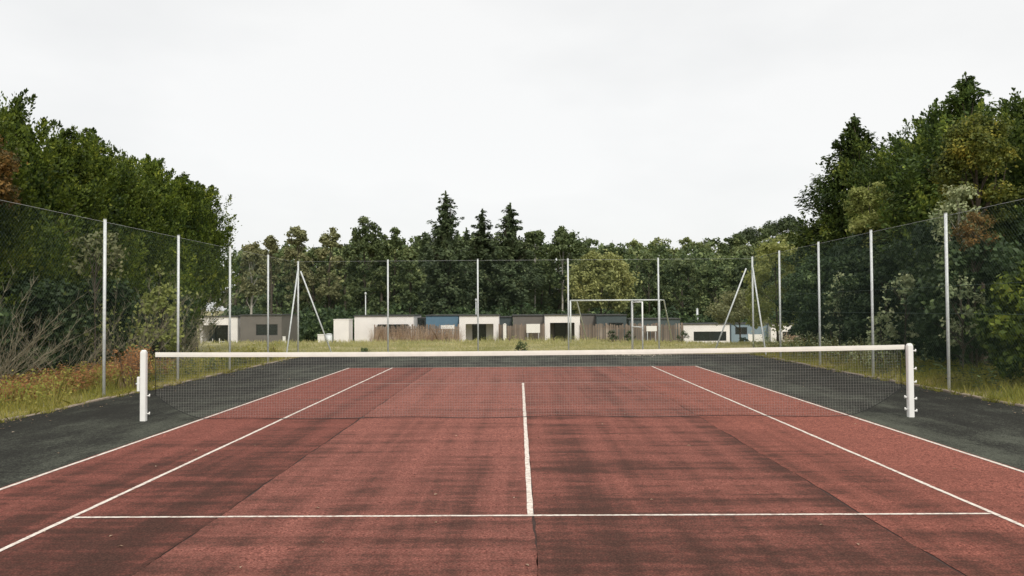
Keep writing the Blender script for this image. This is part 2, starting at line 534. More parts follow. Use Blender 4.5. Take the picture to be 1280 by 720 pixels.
line('service_line', -4.057, 4.057, -6.425, -6.38)
line('service_line', -4.057, 4.057, 6.375, 6.43, 'faded')
line('centre_line', -0.028, 0.026, -6.372, 6.372)
line('baseline', -5.43, 5.43, 11.835, 11.90, 'faded')
line('baseline', -5.43, 5.43, -11.885, -11.82)

# edging stones round the asphalt
kerb = tag(empty('kerb'), 'weathered concrete edging stones along the rim of the asphalt', kind='structure')
km = [MB().cbox(-0.045, 0.045, -0.494, 0.494, -0.1, 0.035, 0.012).build('edging_stone', M['kerb'], kerb)]
first = True
def put_kerb(x, y, rz):
    global first
    if first: o = km[0]; first = False
    else:
        o = km[0].copy(); COL.objects.link(o)
    o.parent = kerb
    o.location = (x + rng.uniform(-.012, .012), y + rng.uniform(-.004, .004), rng.uniform(-.018, .008))
    o.rotation_euler = (rng.uniform(-.008, .008), rng.uniform(-.05, .05), rz + rng.uniform(-.008, .008))
for k in range(22): put_kerb(XL - 0.05, -3.0 + k, 0)
for k in range(22): put_kerb(XR + 0.05, -3.0 + k, 0)
for k in range(18):
    x = XL + 0.45 + k
    if not 3.8 < x < 5.6: put_kerb(x, YB + 0.05, math.pi / 2)

# worn grit at the gate
b_ = MB(); q = random.Random(3)
for k in range(420):
    a, rr = q.uniform(0, 6.28), abs(q.gauss(0, 0.55))
    x, y, s = 4.68 + math.cos(a) * rr * 1.2, 18.35 + math.sin(a) * rr * 0.9, q.uniform(.012, .04)
    p = [(x + s * math.cos(j * 2.1 + a), y + s * math.sin(j * 2.1 + a), 0.006) for j in range(3)]
    top = (x, y, 0.006 + s * 0.7)
    for j in range(3): b_.poly([p[j], p[(j + 1) % 3], top])
tag(b_.build('gravel', simple('pale_grit', (0.36, 0.32, 0.26), 0.9, 0.3, 30)), 'pale grit spilled onto the asphalt at the gate', 'gravel', kind='stuff')
# bits of leaf blown onto the court
b_ = MB()
for k in range(620):
    x, y = q.uniform(-8.6, 8.9), q.uniform(-9, 18)
    if k >= 170:
        e_ = abs(q.gauss(0, .35)); x = q.choice((XL + .03 + e_, XR - .03 - e_)); y = q.uniform(-8, 18)
    s, a = q.uniform(.012, .03), q.uniform(0, 6.28)
    z = 0.016
    b_.poly([(x + s * math.cos(a), y + s * math.sin(a), z), (x - s * .5 * math.sin(a), y + s * .5 * math.cos(a), z + .008), (x - s * math.cos(a), y - s * math.sin(a), z), (x + s * .5 * math.sin(a), y - s * .5 * math.cos(a), z + .004)])
tag(b_.build('fallen_leaves', G['straw']), 'small dry leaf scraps scattered over the court', 'leaves', kind='stuff')

# ------------------------------------------------------------------ net and its posts
def net_post(x, label, side):
    t = tag(empty('net_post', (x, -0.06, 0)), label, 'net post', 'white posts carrying the tennis net')
    h = 1.19 if side < 0 else 1.225
    MB().cbox(-0.047, 0.047, -0.047, 0.047, -0.02, h - 0.025, 0.012).build('post_tube', M['white'], t)
    MB().cbox(-0.043, 0.043, -0.043, 0.043, h - 0.025, h, 0.02).build('post_cap', M['white'], t)
    if side > 0:
        for z in (1.10, 0.80, 0.58, 0.30, 0.10):
            MB().tube([(0.056, 0, z), (0.105, 0, z)], 0.011, 6).tube([(0.10, 0, z - .018), (0.10, 0, z + .03)], 0.011, 6).build('lacing_hook', M['white'], t)
        for z in (0.33, 0.13):
            MB().tube([(-0.056, 0, z), (-0.095, 0, z)], 0.011, 6).tube([(-0.09, 0, z - .018), (-0.09, 0, z + .03)], 0.011, 6).build('lacing_hook', M['white'], t)
    else:
        MB().cbox(-0.10, -0.056, -0.04, 0.04, 0.50, 0.74, 0.008).build('winder_box', M['white'], t)
        MB().tube([(-0.10, 0, .62), (-0.13, 0, .62)], 0.015, 8).build('winder_spindle', M['galv'], t)
        for z in (0.42, 0.12):
            MB().tube([(0.056, 0, z), (0.105, 0, z)], 0.010, 6).tube([(0.10, 0, z - .018), (0.10, 0, z + .03)], 0.010, 6).build('lacing_hook', M['white'], t)
    return t
net_post(-6.41, 'white square post with the cable winder, where the tape stops short of it', -1)
net_post(6.43, 'white square post with small hooks down both sides, at the taut end of the net', 1)
net = tag(empty('tennis_net'), 'worn tennis net with white headband stretched across the red court', 'net')
def tape_z(x):
    t = (x + 6.25) / 12.6
    return 1.145 + 0.055 * t - 0.15 * t * (1 - t)
def net_y(x, z): return 0.018 * math.sin(x * 1.7) * (1 - z) + 0.03 * (1 - z) * math.sin(x * 0.6 + 1)
def bot_z(x):
    a = max(abs(x) - 5.35, 0) / .9
    return 0.025 + 0.42 * a ** 1.7 + 0.012 * math.sin(x * 2.3)
NX0, NX1 = -6.24, 6.30
b_ = MB(); N_ = 60; prof = [(-.007, -.077), (-.010, -.04), (-.009, 0.0), (.009, .0), (.010, -.04), (.007, -.077)]
for i in range(N_ + 1):
    x = NX0 + (6.375 - NX0) * i / N_
    z = tape_z(x)
    b_.v += [(x, y + 0.004 * math.sin(x * 5), z + dz) for y, dz in prof]
for i in range(N_):
    for k in range(6):
        a, c = i * 6 + k, i * 6 + (k + 1) % 6
        b_.f.append((a, c, c + 6, a + 6)); b_.sm.append(False)
b_.f += [tuple(range(6)), tuple(N_ * 6 + 5 - k for k in range(6))]; b_.sm += [False, False]
b_.build('headband', M['tape'], net)
b_ = MB()
xx = NX0
while xx < NX1:
    zs = [bot_z(xx), (bot_z(xx) * .6 + tape_z(xx) * .4), tape_z(xx) - 0.07]
    b_.tube([(xx, net_y(xx, z), z) for z in zs], 0.0012, 3, False)
    xx += 0.044
for k in range(25):
    z0 = 0.03 + k * 0.0435
    pts = []
    for i in range(91):
        x = NX0 + (NX1 - NX0) * i / 90
        z = z0 + (tape_z(x) - 1.12) * (k / 24)
        if z >= bot_z(x): pts.append((x, net_y(x, z), z))
        elif len(pts) > 1: b_.tube(pts, 0.0009, 3, False); pts = []
        else: pts = []
    if len(pts) > 1: b_.tube(pts, 0.0009, 3, False)
tag(b_.build('netting', M['net'], net), kind='stuff')
MB().tube([(NX0 + (NX1 - NX0) * i / 90, net_y(NX0 + (NX1 - NX0) * i / 90, .03), bot_z(NX0 + (NX1 - NX0) * i / 90)) for i in range(91)], 0.005, 5).build('bottom_cord', M['cord'], net)
MB().tube([(NX0, net_y(NX0, z), z) for z in (bot_z(NX0), .7, 1.1)], 0.005, 5).build('side_cord', M['cord'], net)
MB().tube([(NX1, net_y(NX1, z), z) for z in (bot_z(NX1), .7, 1.1)], 0.005, 5).build('side_cord', M['cord'], net)
MB().tube([(-6.36, -0.03, 1.15), (NX0, 0, tape_z(NX0) - .03)], 0.005, 5).build('headline_cable', M['cord'], net)
MB().tube([(-6.36, -0.04, .44), (NX0, net_y(NX0, .4), bot_z(NX0))], 0.004, 5).build('lacing_cord', M['cord'], net)
MB().tube([(6.37, -0.04, .44), (NX1, net_y(NX1, .4), bot_z(NX1))], 0.004, 5).build('lacing_cord', M['cord'], net)

# ------------------------------------------------------------------ chain-link fences
FX0, FX1, FY = -9.0, 9.32, 18.85
FH = 3.84
def chain_link(p0, p1, z0, z1, parent, pitch=0.09, r=0.0008):
    """crossing wires of one bay; each wire a thin three-sided rod"""
    p0, p1 = Vector((p0[0], p0[1], 0)), Vector((p1[0], p1[1], 0))
    L = (p1 - p0).length; H = z1 - z0
    d = (p1 - p0) / L
    nrm = Vector((-d.y, d.x, 0))
    b = MB()
    for sgn in (1, -1):
        k = -H
        while k < L:
            a0, h0 = k, 0.0
            a1, h1 = k + H, H
            if a0 < 0: h0, a0 = -a0, 0.0
            if a1 > L: h1, a1 = h1 - (a1 - L), L
            if h1 - h0 > 0.05:
                A, B = (h0, h1) if sgn > 0 else (H - h0, H - h1)
                o = nrm * (0.003 * sgn)
                b.tube([p0 + d * a0 + o + Vector((0, 0, z0 + A)), p0 + d * a1 + o + Vector((0, 0, z0 + B))], r, 3, False)
            k += pitch
    o = b.build('chain_link_mesh', M['wire'], parent)
    o['kind'] = 'stuff'
    return o
def fence_post(b, x, y, h, z0=-0.3, r=0.033):
    b.tube([(x, y, z0), (x, y, h)], r, 8)
    b.tube([(x, y, h), (x, y, h + .012)], r * 1.12, 8)
    return b
def fence(pts, label, mids=()):
    t = tag(empty('chain_link_fence'), label, 'fence', 'tall wire fences round the court')
    for i, (x, y, h) in enumerate(pts):
        fence_post(MB(), x, y, h, r=0.036 if i in (0, len(pts) - 1) else 0.033).build('post', M['galv'], t)
    for i in range(len(pts) - 1):
        (x0, y0, h0), (x1, y1, h1) = pts[i], pts[i + 1]
        chain_link((x0, y0), (x1, y1), 0.06, min(h0, h1) - 0.05, t)
    for z in mids + (FH - 0.06,):
        MB().tube([(x, y - .005, z if z < 3 else h - .05) for x, y, h in pts], 0.0032, 4).build('tension_wire', M['galv' if z > 3 else 'wire'], t)
    return t
ly = [-3.85, -0.1, 3.65, 7.4, 11.17, 14.95, FY]
ry = [-3.4, 0.4, 4.17, 7.93, 11.7, 15.5, FY]
fl = fence([(FX0, y, 3.82) for y in ly], 'tall wire mesh fence on steel posts along the left side of the court')
fr = fence([(FX1, y, 3.88) for y in ry], 'tall wire mesh fence on steel posts along the right side of the court', (1.68, 2.28))
MB().tube([(FX0, FY - .05, 3.45), (FX0 + .02, FY - 1.85, -.2)], 0.03, 8).build('strut', M['galv'], fl)
MB().tube([(FX1, FY - .05, 3.45), (FX1 - .02, FY - 1.8, -.2)], 0.03, 8).build('strut', M['galv'], fr)
bk = tag(empty('chain_link_fence'), 'wire mesh fence across the far end of the court, in front of the cabins', 'fence', 'tall wire fences round the court')
bx = [at(u, 400, FY).x for u in (485, 597.5, 710.5, 823.5)]
for x in bx: fence_post(MB(), x, FY, 3.86).build('post', M['galv'], bk)
gx = at(790, 400, FY).x
ax = [FX0 + .045] + bx + [FX1 - .045]
for i in range(5):
    if i == 3:
        chain_link((ax[i], FY), (gx, FY), 0.06, 3.8, bk)
        chain_link((gx, FY), (ax[i + 1], FY), 2.2, 3.8, bk)
    else:
        chain_link((ax[i], FY), (ax[i + 1], FY), 0.06, 3.8, bk)
fence_post(MB(), gx, FY, 2.12).build('gate_jamb', M['galv'], bk)
MB().tube([(gx, FY, 2.16), (bx[3], FY, 2.16)], 0.022, 6).build('gate_lintel', M['galv'], bk)
MB().tube([(x, FY - .006, 3.81) for x in ax], 0.0035, 4).build('tension_wire', M['galv'], bk)
MB().tube([(ax[0] + .05, FY + .02, 3.42), (ax[0] + 1.42, FY + .03, -.2)], 0.03, 8).build('strut', M['galv'], bk)
MB().tube([(ax[-1] - .2, FY + .02, 3.42), (ax[-1] - 1.62, FY + .03, -.2)], 0.03, 8).build('strut', M['galv'], bk)
# the open gate, swung towards the court
free = at(803.5, 440, FY - 0.98)
gt = tag(empty('gate', (gx, FY, 0)), 'narrow steel framed wire gate standing open at the far end of the court', 'gate')
dv = Vector((free.x - gx, -0.98, 0))
for f in (0.05, 1.0):
    MB().tube([(dv.x * f, dv.y * f, .06), (dv.x * f, dv.y * f, 2.1)], 0.03, 8).build('stile', M['white'], gt)
for z in (.1, 1.1, 2.08):
    MB().tube([(dv.x * .05, dv.y * .05, z), (dv.x, dv.y, z)], 0.024, 6).build('rail', M['white'], gt)
o = chain_link((dv.x * .08, dv.y * .08), (dv.x * .98, dv.y * .98), .12, 2.05, gt)
MB().box(dv.x - .02, dv.x + .02, dv.y - .06, dv.y - .02, 1.0, 1.12).build('latch', M['galv'], gt)

# ------------------------------------------------------------------ football goal behind the paling fence
GY = 31.8
gl, gr_ = at(713, 375, GY), at(824, 375, GY)
goal = tag(empty('football_goal', (0, GY, 0)), 'small steel football goal frame standing on the grass behind the paling fence', 'goal')
zt = gr_.z
for p in (gl, gr_): MB().tube([(p.x, 0, -.1), (p.x, 0, zt)], 0.045, 8).build('goal_post', M['galv'], goal)
MB().tube([(gl.x, 0, zt), (gr_.x, 0, zt)], 0.045, 8).build('crossbar', M['galv'], goal)
for p, s in ((gl, 0), (gr_, 1)):
    q_ = p.x + .5
    MB().tube([(p.x, 0, zt), (p.x + .42, .9, zt), (p.x + 1.05, 1.9, .0)], 0.035, 8).build('back_stay', M['galv'], goal)

# ------------------------------------------------------------------ cabins beyond the fences
def front(b, x0, x1, z0, z1, holes, th=0.12):
    """front wall in the plane y = 0..th with rectangular holes"""
    X = sorted({x0, x1} | {h[0] for h in holes} | {h[1] for h in holes})
    for i in range(len(X) - 1):
        c = (X[i] + X[i + 1]) / 2
        zs_ = [z0]
        for h in sorted([h for h in holes if h[0] < c < h[1]], key=lambda h: h[2]):
            zs_ += [h[2], h[3]]
        zs_.append(z1)
        for k in range(0, len(zs_), 2):
            if zs_[k + 1] - zs_[k] > 0.005: b.box(X[i], X[i + 1], 0, th, zs_[k], zs_[k + 1])
def cabin(u0, u1, vt, Y, mat, label, depth=4.0, wins=(), opening=None, name='cabin', roof='roof', cat='cabin', roofh=0.08, group='low cabins beyond the paling fence', lite=None):
    a, c = at(u0, vt, Y), at(u1, vt, Y)
    x0, x1, zt = a.x, c.x, (a.z + c.z) / 2 - roofh
    zg = terrain((x0 + x1) / 2, Y) - 0.15
    t = tag(empty(name, (x0, Y, zg)), label, cat, group)
    W, H = x1 - x0, zt - zg
    holes = []
    def rect(r):
        p, q2 = at(r[0], r[2], Y), at(r[1], r[3], Y)
        return (p.x - x0, q2.x - x0, max(q2.z - zg, 0.12), p.z - zg)
    for r_ in wins: holes.append(rect(r_))
    op = None
    if opening:
        op = rect(opening); op = (op[0], op[1], 0.0, op[3]); holes.append(op)
    b = MB(); front(b, 0, W, 0, H, holes)
    b.box(0, .12, .122, depth, 0, H).box(W - .12, W, .122, depth, 0, H).box(.122, W - .122, depth - .12, depth, 0, H)
    b.build('wall', M[mat], t)
    MB().box(-.06, W + .06, -.09, depth + .06, H, H + roofh).build('roof', M[roof], t)
    for r_ in (holes[:-1] if op else holes):
        f = MB()
        f.box(r_[0], r_[1], .03, .09, r_[3] - .06, r_[3]).box(r_[0], r_[1], .03, .09, r_[2], r_[2] + .06)
        f.box(r_[0], r_[0] + .06, .032, .088, r_[2] + .06, r_[3] - .06).box(r_[1] - .06, r_[1], .032, .088, r_[2] + .06, r_[3] - .06)
        mid = (r_[0] + r_[1]) / 2
        f.box(mid - .03, mid + .03, .034, .086, r_[2] + .06, r_[3] - .06)
        wf = f.build('window', M['dark'], t)
        MB().box(r_[0] + .06, mid - .03, .055, .065, r_[2] + .06, r_[3] - .06).build('pane', M['glass'], wf)
        MB().box(mid + .03, r_[1] - .06, .055, .065, r_[2] + .06, r_[3] - .06).build('pane', M['glass'], wf)
    if op:      # a terrace recess: dark door wall set back, with a glazed door
        d = 1.6
        MB().box(.125, W - .125, d, d + .1, .002, H - .002).build('recess_wall', M[lite or 'wallgrey'], t)
        dw = min(1.6, (op[1] - op[0]) * .5)
        g0 = op[0] + (op[1] - op[0]) * .2
        f = MB().box(g0, g0 + dw, d - .06, d, 2.02, 2.1).box(g0, g0 + .07, d - .06, d, .05, 2.02).box(g0 + dw - .07, g0 + dw, d - .06, d, .05, 2.02).build('glazed_door', M['dark'], t)
        MB().box(g0 + .07, g0 + dw - .07, d - .04, d - .03, .08, 2.0).build('pane', M['glass'], f)
    return t
C1 = 50.0
cabin(250, 297, 395, C1, 'wallwhite', 'white open terrace frame partly hidden by twiggy branches at the left', 3.5, opening=(253, 285, 406.5, 440), lite='wallgrey')
cabin(300.5, 352, 393, C1 - .6, 'walltaupe', 'taupe cabin with one dark window beside the left terrace', 5, wins=[(320, 347, 405.5, 419)])
cabin(443, 517, 394, C1, 'wallwhite', 'white cabin with a long dark slot window behind the left end of the paling fence', 5, wins=[(472, 510, 405.5, 421)])
cabin(516.9, 534, 397, C1 + 2.4, 'wallgrey', 'narrow dark grey annex with lattice window between white cabin and blue cabin', 3, wins=[(519, 531, 400, 410)])
cabin(532.5, 573, 393.5, C1 + 1, 'wallblue', 'blue cabin with plain wall under a flat roof, between two white cabins', 5)
cabin(574, 623.5, 393.5, C1 - .4, 'wallwhite', 'white terrace frame with a pale door wall inside, right of the blue cabin', 4, opening=(582, 617, 405, 440), lite='wallwhite')
cabin(624.5, 640, 395.5, C1 + 2.6, 'wallgrey', 'small dark link building left of the taupe cabin with the white board', 3)
cabin(641, 680.5, 393.5, C1 + .6, 'walltaupe', 'taupe cabin with plain wall behind the small white board', 5)
cabin(681, 725, 393, C1 - .8, 'wallwhite', 'white terrace frame round a dark doorway, in the middle of the row', 4, opening=(687.5, 718.5, 403.5, 440), lite='walltaupe')
cabin(726.5, 745, 392.5, C1 + 1.2, 'walltaupe', 'narrow brownish cabin under the big round tree', 5)
cabin(745.8, 783, 393, C1 + .2, 'wallgrey', 'slate green cabin with small dark window under the round tree', 5, wins=[(761, 779, 403.5, 410)])
cabin(786, 850, 398, C1 + 5, 'wallgrey', 'long low dark cabin behind the football goal', 4)
cabin(853, 912, 404.5, 61, 'wallwhite', 'low white cabin with wide window right of the paling fence', 5, wins=[(867, 908, 414.5, 426)])
cabin(914, 962, 404, 62, 'wallpaleblue', 'pale blue cabin between the two low white cabins at the right', 5, wins=[(919, 934, 409, 418)])
cabin(963.5, 1003, 404.5, 61.2, 'wallwhite', 'low white cabin half hidden by dry weeds at the right end of the row', 5, wins=[(978, 995, 414.5, 425)])

# free-standing panels, boards and poles between the cabins
def panel(u0, u1, v0, v1, Y, mat, name, label, cat, th=.06, base=None):
    a, c = at(u0, v0, Y), at(u1, v1, Y)
    zb = terrain(a.x, Y) if base is None else base
    t = tag(empty(name, ((a.x + c.x) / 2, Y, zb)), label, cat)
    hw = (c.x - a.x) / 2
    return t, hw, a.z - zb, c.z - zb
t, hw, z1, z0 = panel(417, 436, 399, 430, 47, 'wallwhite', 'shed', 'plain white storage shed standing alone left of the white cabin', 'shed')
MB().box(-hw, hw, 0, 1.4, -.1, z1 - .05).build('wall', M['wallwhite'], t); MB().box(-hw - .03, hw + .03, -.03, 1.43, z1 - .05, z1).build('roof', M['wallwhite'], t)
MB().box(-hw + .12, hw - .12, -.02, -.002, .05, z1 - .15).build('door', M['wallwhite'], t)
t, hw, z1, z0 = panel(397, 405, 418, 430, 45, 'plastic', 'storage_box', 'small white box on the grass at the foot of the leaning strut', 'box')
MB().cbox(-hw, hw, 0, .4, -.1, z1 - .06, .01).build('box_body', M['plastic'], t); MB().cbox(-hw - .02, hw + .02, -.02, .42, z1 - .06, z1, .01).build('lid', M['plastic'], t)
t, hw, z1, z0 = panel(406, 415, 417, 430, 46, 'galv', 'metal_bin', 'grey metal bin between the white box and the white shed', 'bin')
MB().tube([(0, .2, -.1), (0, .2, z1 - .05)], hw * .9, 10).build('bin_body', M['galv'], t); MB().tube([(0, .2, z1 - .05), (0, .2, z1)], [hw, hw * .5], 10).build('lid', M['galv'], t)
t, hw, z1, z0 = panel(353.5, 357, 421, 432, 44, 'plastic', 'marker_post', 'short white marker post right of the taupe cabin with the window', 'post')
MB().cbox(-hw, hw, -.06, .06, -.1, z1, .01).build('post_shaft', M['plastic'], t); MB().cbox(-hw - .01, hw + .01, -.07, .07, z1, z1 + .03, .005).build('cap', M['plastic'], t)
t, hw, z1, z0 = panel(629, 633, 405, 424, 48, 'plastic', 'marker_post', 'white post standing behind the paling fence in front of the dark link building', 'post')
MB().cbox(-hw, hw, -.05, .05, -.1, z1, .01).build('post_shaft', M['plastic'], t); MB().tube([(0, 0, z1), (0, 0, z1 + .05)], [hw * .9, hw * .4], 8).build('cap', M['plastic'], t)
def board(u0, u1, v0, v1, Y, label):
    t, hw, z1, z0 = panel(u0, u1, v0, v1, Y, 'plastic', 'notice_board', label, 'sign')
    MB().cbox(-hw, hw, -.015, .015, z0, z1, .004).build('board', M['plastic'], t)
    for s in (-1, 1): MB().tube([(s * hw * .8, .035, -.2), (s * hw * .8, .035, z1 - .03)], .02, 6).build('leg', M['galv'], t)
board(658, 675, 405, 416, 48.4, 'white board standing at the paling fence in front of the taupe cabin')
board(808, 821, 407.5, 414, 48.4, 'small white board showing over the paling fence beside the open gate')
board(551, 568, 406.5, 411, 48.4, 'low white board showing over the paling fence in front of the blue cabin')
t, hw, z1, z0 = panel(936, 954, 418, 430, 55, 'plastic', 'terrace_screen', 'white terrace screen panel in front of the right blue cabin', 'screen')
MB().box(-hw, hw, 0, .05, .05, z1).build('screen_panel', M['plastic'], t)
for s in (-1, 1): MB().box(s * hw - .05, s * hw + .05, -.03, .08, -.1, z1 + .05).build('screen_post', M['plastic'], t)
def pole(u, v0, Y, r, label, name='pole', lamp=False):
    p = at(u, v0, Y); zb = terrain(p.x, Y)
    t = tag(empty(name, (p.x, Y, zb)), label, 'lamp post' if lamp else 'post')
    H = p.z - zb
    MB().tube([(0, 0, -.3), (0, 0, H * .5), (0, 0, H)], [r, r * .9, r * .8], 8).build('shaft', M['galv'], t)
    if lamp: MB().tube([(0, 0, H - .05), (0, 0, H + .12)], [r * 1.2, r * 2.2], 8).tube([(0, 0, H + .12), (0, 0, H + .2)], [r * 2.4, r * .8], 8).build('lamp_head', M['galv'], t)
    else: MB().tube([(0, 0, H), (0, 0, H + .06)], [r, r * .4], 8).build('cap', M['galv'], t)
pole(265, 366, 58, .05, 'slim grey lamp post rising behind the left terrace', 'lamp_post', True)
pole(595, 376, 60, .05, 'slim grey lamp post close behind a fence post in the middle of the far fence', 'lamp_post', True)
pole(871.5, 386, 70, .13, 'stout grey post standing behind the low white cabin with the wide window')
pole(457, 368, 60, .05, 'thin dark pole behind the white cabin with the slot window', 'lamp_post', True)

# plastic furniture under the left terrace
def chair(x, y, z, rz, label):
    t = tag(empty('garden_chair', (x, y, z), rz), label, 'chair', 'white garden chairs on the left terrace')
    MB().cbox(-.24, .24, -.22, .22, .40, .44, .01).build('seat', M['plastic'], t)
    MB().cbox(-.24, .24, .20, .24, .44, .90, .01).build('backrest', M['plastic'], t)
    for sx in (-1, 1):
        for sy in (-1, 1): MB().tube([(sx * .22, sy * .2, 0), (sx * .2, sy * .18, .4)], .022, 6).build('leg', M['plastic'], t)
        MB().box(sx * .25 - .02, sx * .25 + .02, -.2, .2, .62, .66).build('armrest', M['plastic'], t)
p = at(278, 430, C1 - 1.2); zt_ = terrain(p.x, C1 - 1.2)
chair(p.x, C1 - 1.2, zt_, 2.0, 'white plastic garden chair beside the right pillar of the left terrace')
p = at(262, 430, C1 - 1.6)
chair(p.x, C1 - 1.6, zt_, -1.2, 'white plastic garden chair close to the twiggy branches at the left terrace')

# ------------------------------------------------------------------ paling fence
PY = 48.9
pf = tag(empty('paling_fence', (0, PY, terrain(0, PY))), 'low weathered wooden paling fence across the grass in front of the cabins', 'fence')
q = random.Random(9)
px0, px1 = at(466, 420, PY).x, at(856, 420, PY).x
spans = [(at(a, 420, PY).x, at(c, 420, PY).x) for a, c in ((468, 573), (624, 680), (726, 853))]
HP = at(640, 405.5, PY).z - terrain(0, PY)
b_ = MB(); x = px0
while x < px1:
    wd = q.uniform(.07, .13); h = HP + q.uniform(-.13, .08)
    if not any(a <= x <= c for a, c in spans): x += .05; continue
    tl = q.uniform(-.03, .03); dy = q.uniform(-.012, .012)
    b0 = len(b_.v)
    b_.v += [(x, dy, -.05), (x + wd, dy, -.05), (x + wd + tl, dy, h - .05), (x + wd / 2 + tl, dy, h), (x + tl, dy, h - .05)]
    b_.v += [(a, y + .02, z) for a, y, z in b_.v[b0:b0 + 5]]
    b_.f += [tuple(b0 + i for i in range(5)), tuple(b0 + 9 - i for i in range(5))]; b_.sm += [False] * 2
    for i in range(5):
        j = (i + 1) % 5; b_.f.append((b0 + i, b0 + 5 + i, b0 + 5 + j, b0 + j)); b_.sm.append(False)
    x += wd + q.uniform(.01, .05)
m = leafmat('weathered_pales_varied', (0.15, 0.115, 0.09), (0.30, 0.235, 0.185), (0.42, 0.35, 0.29), 0.5, 0.0)
tag(b_.build('pales', m, pf), kind='stuff')
for a, c in spans:
    for z in (.4, HP - .4): MB().box(a, c, .05, .085, z, z + .08).build('rail', M['pale'], pf)
    k = max(2, round((c - a) / 2.2))
    for i in range(k + 1):
        x = a + (c - a) * i / k
        MB().tube([(x, .14, -.2), (x, .14, HP + .05)], .055, 6).build('post', M['pale'], pf)

# ------------------------------------------------------------------ trees
def rs(seed): return np.random.default_rng(seed)
def sph(g, n): return unit(g.normal(size=(n, 3)))

def limb_mesh(seed, h, r, targets, bend=0.3, n=8, top=0.98):
    """tapered trunk with limbs reaching to the given crown points"""
    q = random.Random(seed); b = MB()
    pts, rad = [], []
    ox, oy = 0, 0
    for i in range(9):
        t = i / 8
        ox += q.uniform(-1, 1) * bend * h * .02; oy += q.uniform(-1, 1) * bend * h * .02
        pts.append((ox, oy, -0.3 + t * (h * top + .3))); rad.append(r * ((1.35 if i == 0 else 1) - .93 * t))
    b.tube(pts, rad, n)
    for T in targets:
        T = Vector(T)
        s = max(0.12, min(T.z / h * 0.75, 0.85))
        i = min(int(s * 8), 7); A = Vector(pts[i]).lerp(Vector(pts[i + 1]), s * 8 - i)
        mid = A.lerp(T, .5) + Vector((q.uniform(-.3, .3), q.uniform(-.3, .3), .08 * (T - A).length))
        ra = max(rad[i] * .5, .015)
        b.tube([A, mid, T], [ra, ra * .6, ra * .2], 5, False)
    return b

def crown_broad(g, rx, rz, zc, n, clumps, cr, leaf, skew=0.0, ry=None, lowcut=-0.8, flat=0.8):
    ry = ry or rx
    d = sph(g, clumps); d[:, 2] = np.where(d[:, 2] < lowcut, -d[:, 2], d[:, 2])
    rr = g.uniform(.45, 1.0, (clumps, 1)) ** .6
    cc = d * rr * np.array([rx, ry, rz]) + np.array([0, 0, zc])
    cc[:, 0] += skew * (cc[:, 2] - zc)
    cs = cr * g.uniform(.6, 1.25, (clumps, 1))
    per = n // clumps
    idx = np.repeat(np.arange(clumps), per)
    k = len(idx)
    dd = sph(g, k)
    far = np.where(g.uniform(0, 1, (k, 1)) < .16, g.uniform(1.0, 1.75, (k, 1)), 1.0)
    C = cc[idx] + dd * cs[idx] * (g.uniform(.2, 1.0, (k, 1)) ** .5) * far * np.array([1, 1, flat])
    N = unit(dd * .7 + sph(g, k) * .9 + np.array([0, 0, .35]))
    D = np.cross(N, sph(g, k))
    L = leaf * g.uniform(.6, 1.35, k)
    return leaf_quads(C, D, N, L, L * .62), cc

def crown_fir(g, h, r, base, n, leaf, spacing=.045, droop=.28, prof=.62, wd=.42, cap=99):
    Cs, Ds, Ns, Ls = [], [], [], []
    z = base; br = []
    while z < h * .985:
        s = (z - base) / (h - base)
        Lb = r * (1 - s) ** prof * (1.0 if s > .12 else .55 + s * 3.5) + .12
        Lb = min(Lb, cap)
        for _ in range(max(4, int(9 * (1 - s) + 3))):
            a = g.uniform(0, 6.283); br.append((z + g.uniform(-.5, .5) * spacing * h, a, Lb * g.uniform(.6, 1.2)))
        z += spacing * h * (1 - .45 * s)
    tot = sum(b[2] for b in br)
    for z0, a, Lb in br:
        k = max(10, int(n * Lb / tot))
        t = g.uniform(.08, 1, k) ** .7
        dirv = np.array([math.cos(a), math.sin(a), 0]); lat = np.array([-math.sin(a), math.cos(a), 0])
        wv = g.normal(0, 1, k) * (.22 * Lb * (1.15 - t)) * .8
        up = -droop * t * Lb + .16 * t * t * Lb
        C = np.outer(t * Lb, dirv) + np.outer(wv, lat) + np.stack([0 * t, 0 * t, z0 + up + g.normal(0, .05 * Lb + .03, k) - np.abs(wv) * .25], 1)
        D = dirv * .8 + np.outer(np.sign(wv) * .7, lat) + np.array([0, 0, -.25]) + g.normal(0, .3, (k, 3))
        N = np.array([0, 0, 1.0]) + g.normal(0, .45, (k, 3)) + dirv * .3
        Cs.append(C); Ds.append(D); Ns.append(N); Ls.append(leaf * g.uniform(.6, 1.3, k))
    k = int(h * 6)      # leader
    zz = g.uniform(h * .9, h, k); C = np.stack([g.normal(0, .05, k) * (1.02 - zz / h) * 20, g.normal(0, .05, k) * (1.02 - zz / h) * 20, zz], 1)
    Cs.append(C); Ds.append(np.tile([0, 0, 1.0], (k, 1)) + g.normal(0, .4, (k, 3))); Ns.append(sph(g, k)); Ls.append(np.full(k, leaf * .8))
    C, D, N, L = map(np.concatenate, (Cs, Ds, Ns, Ls))
    return leaf_quads(C, D, unit(N), L, L * wd), [(b[2] * .8 * math.cos(b[1]), b[2] * .8 * math.sin(b[1]), b[0] - droop * b[2] * .5) for b in br[::3]]

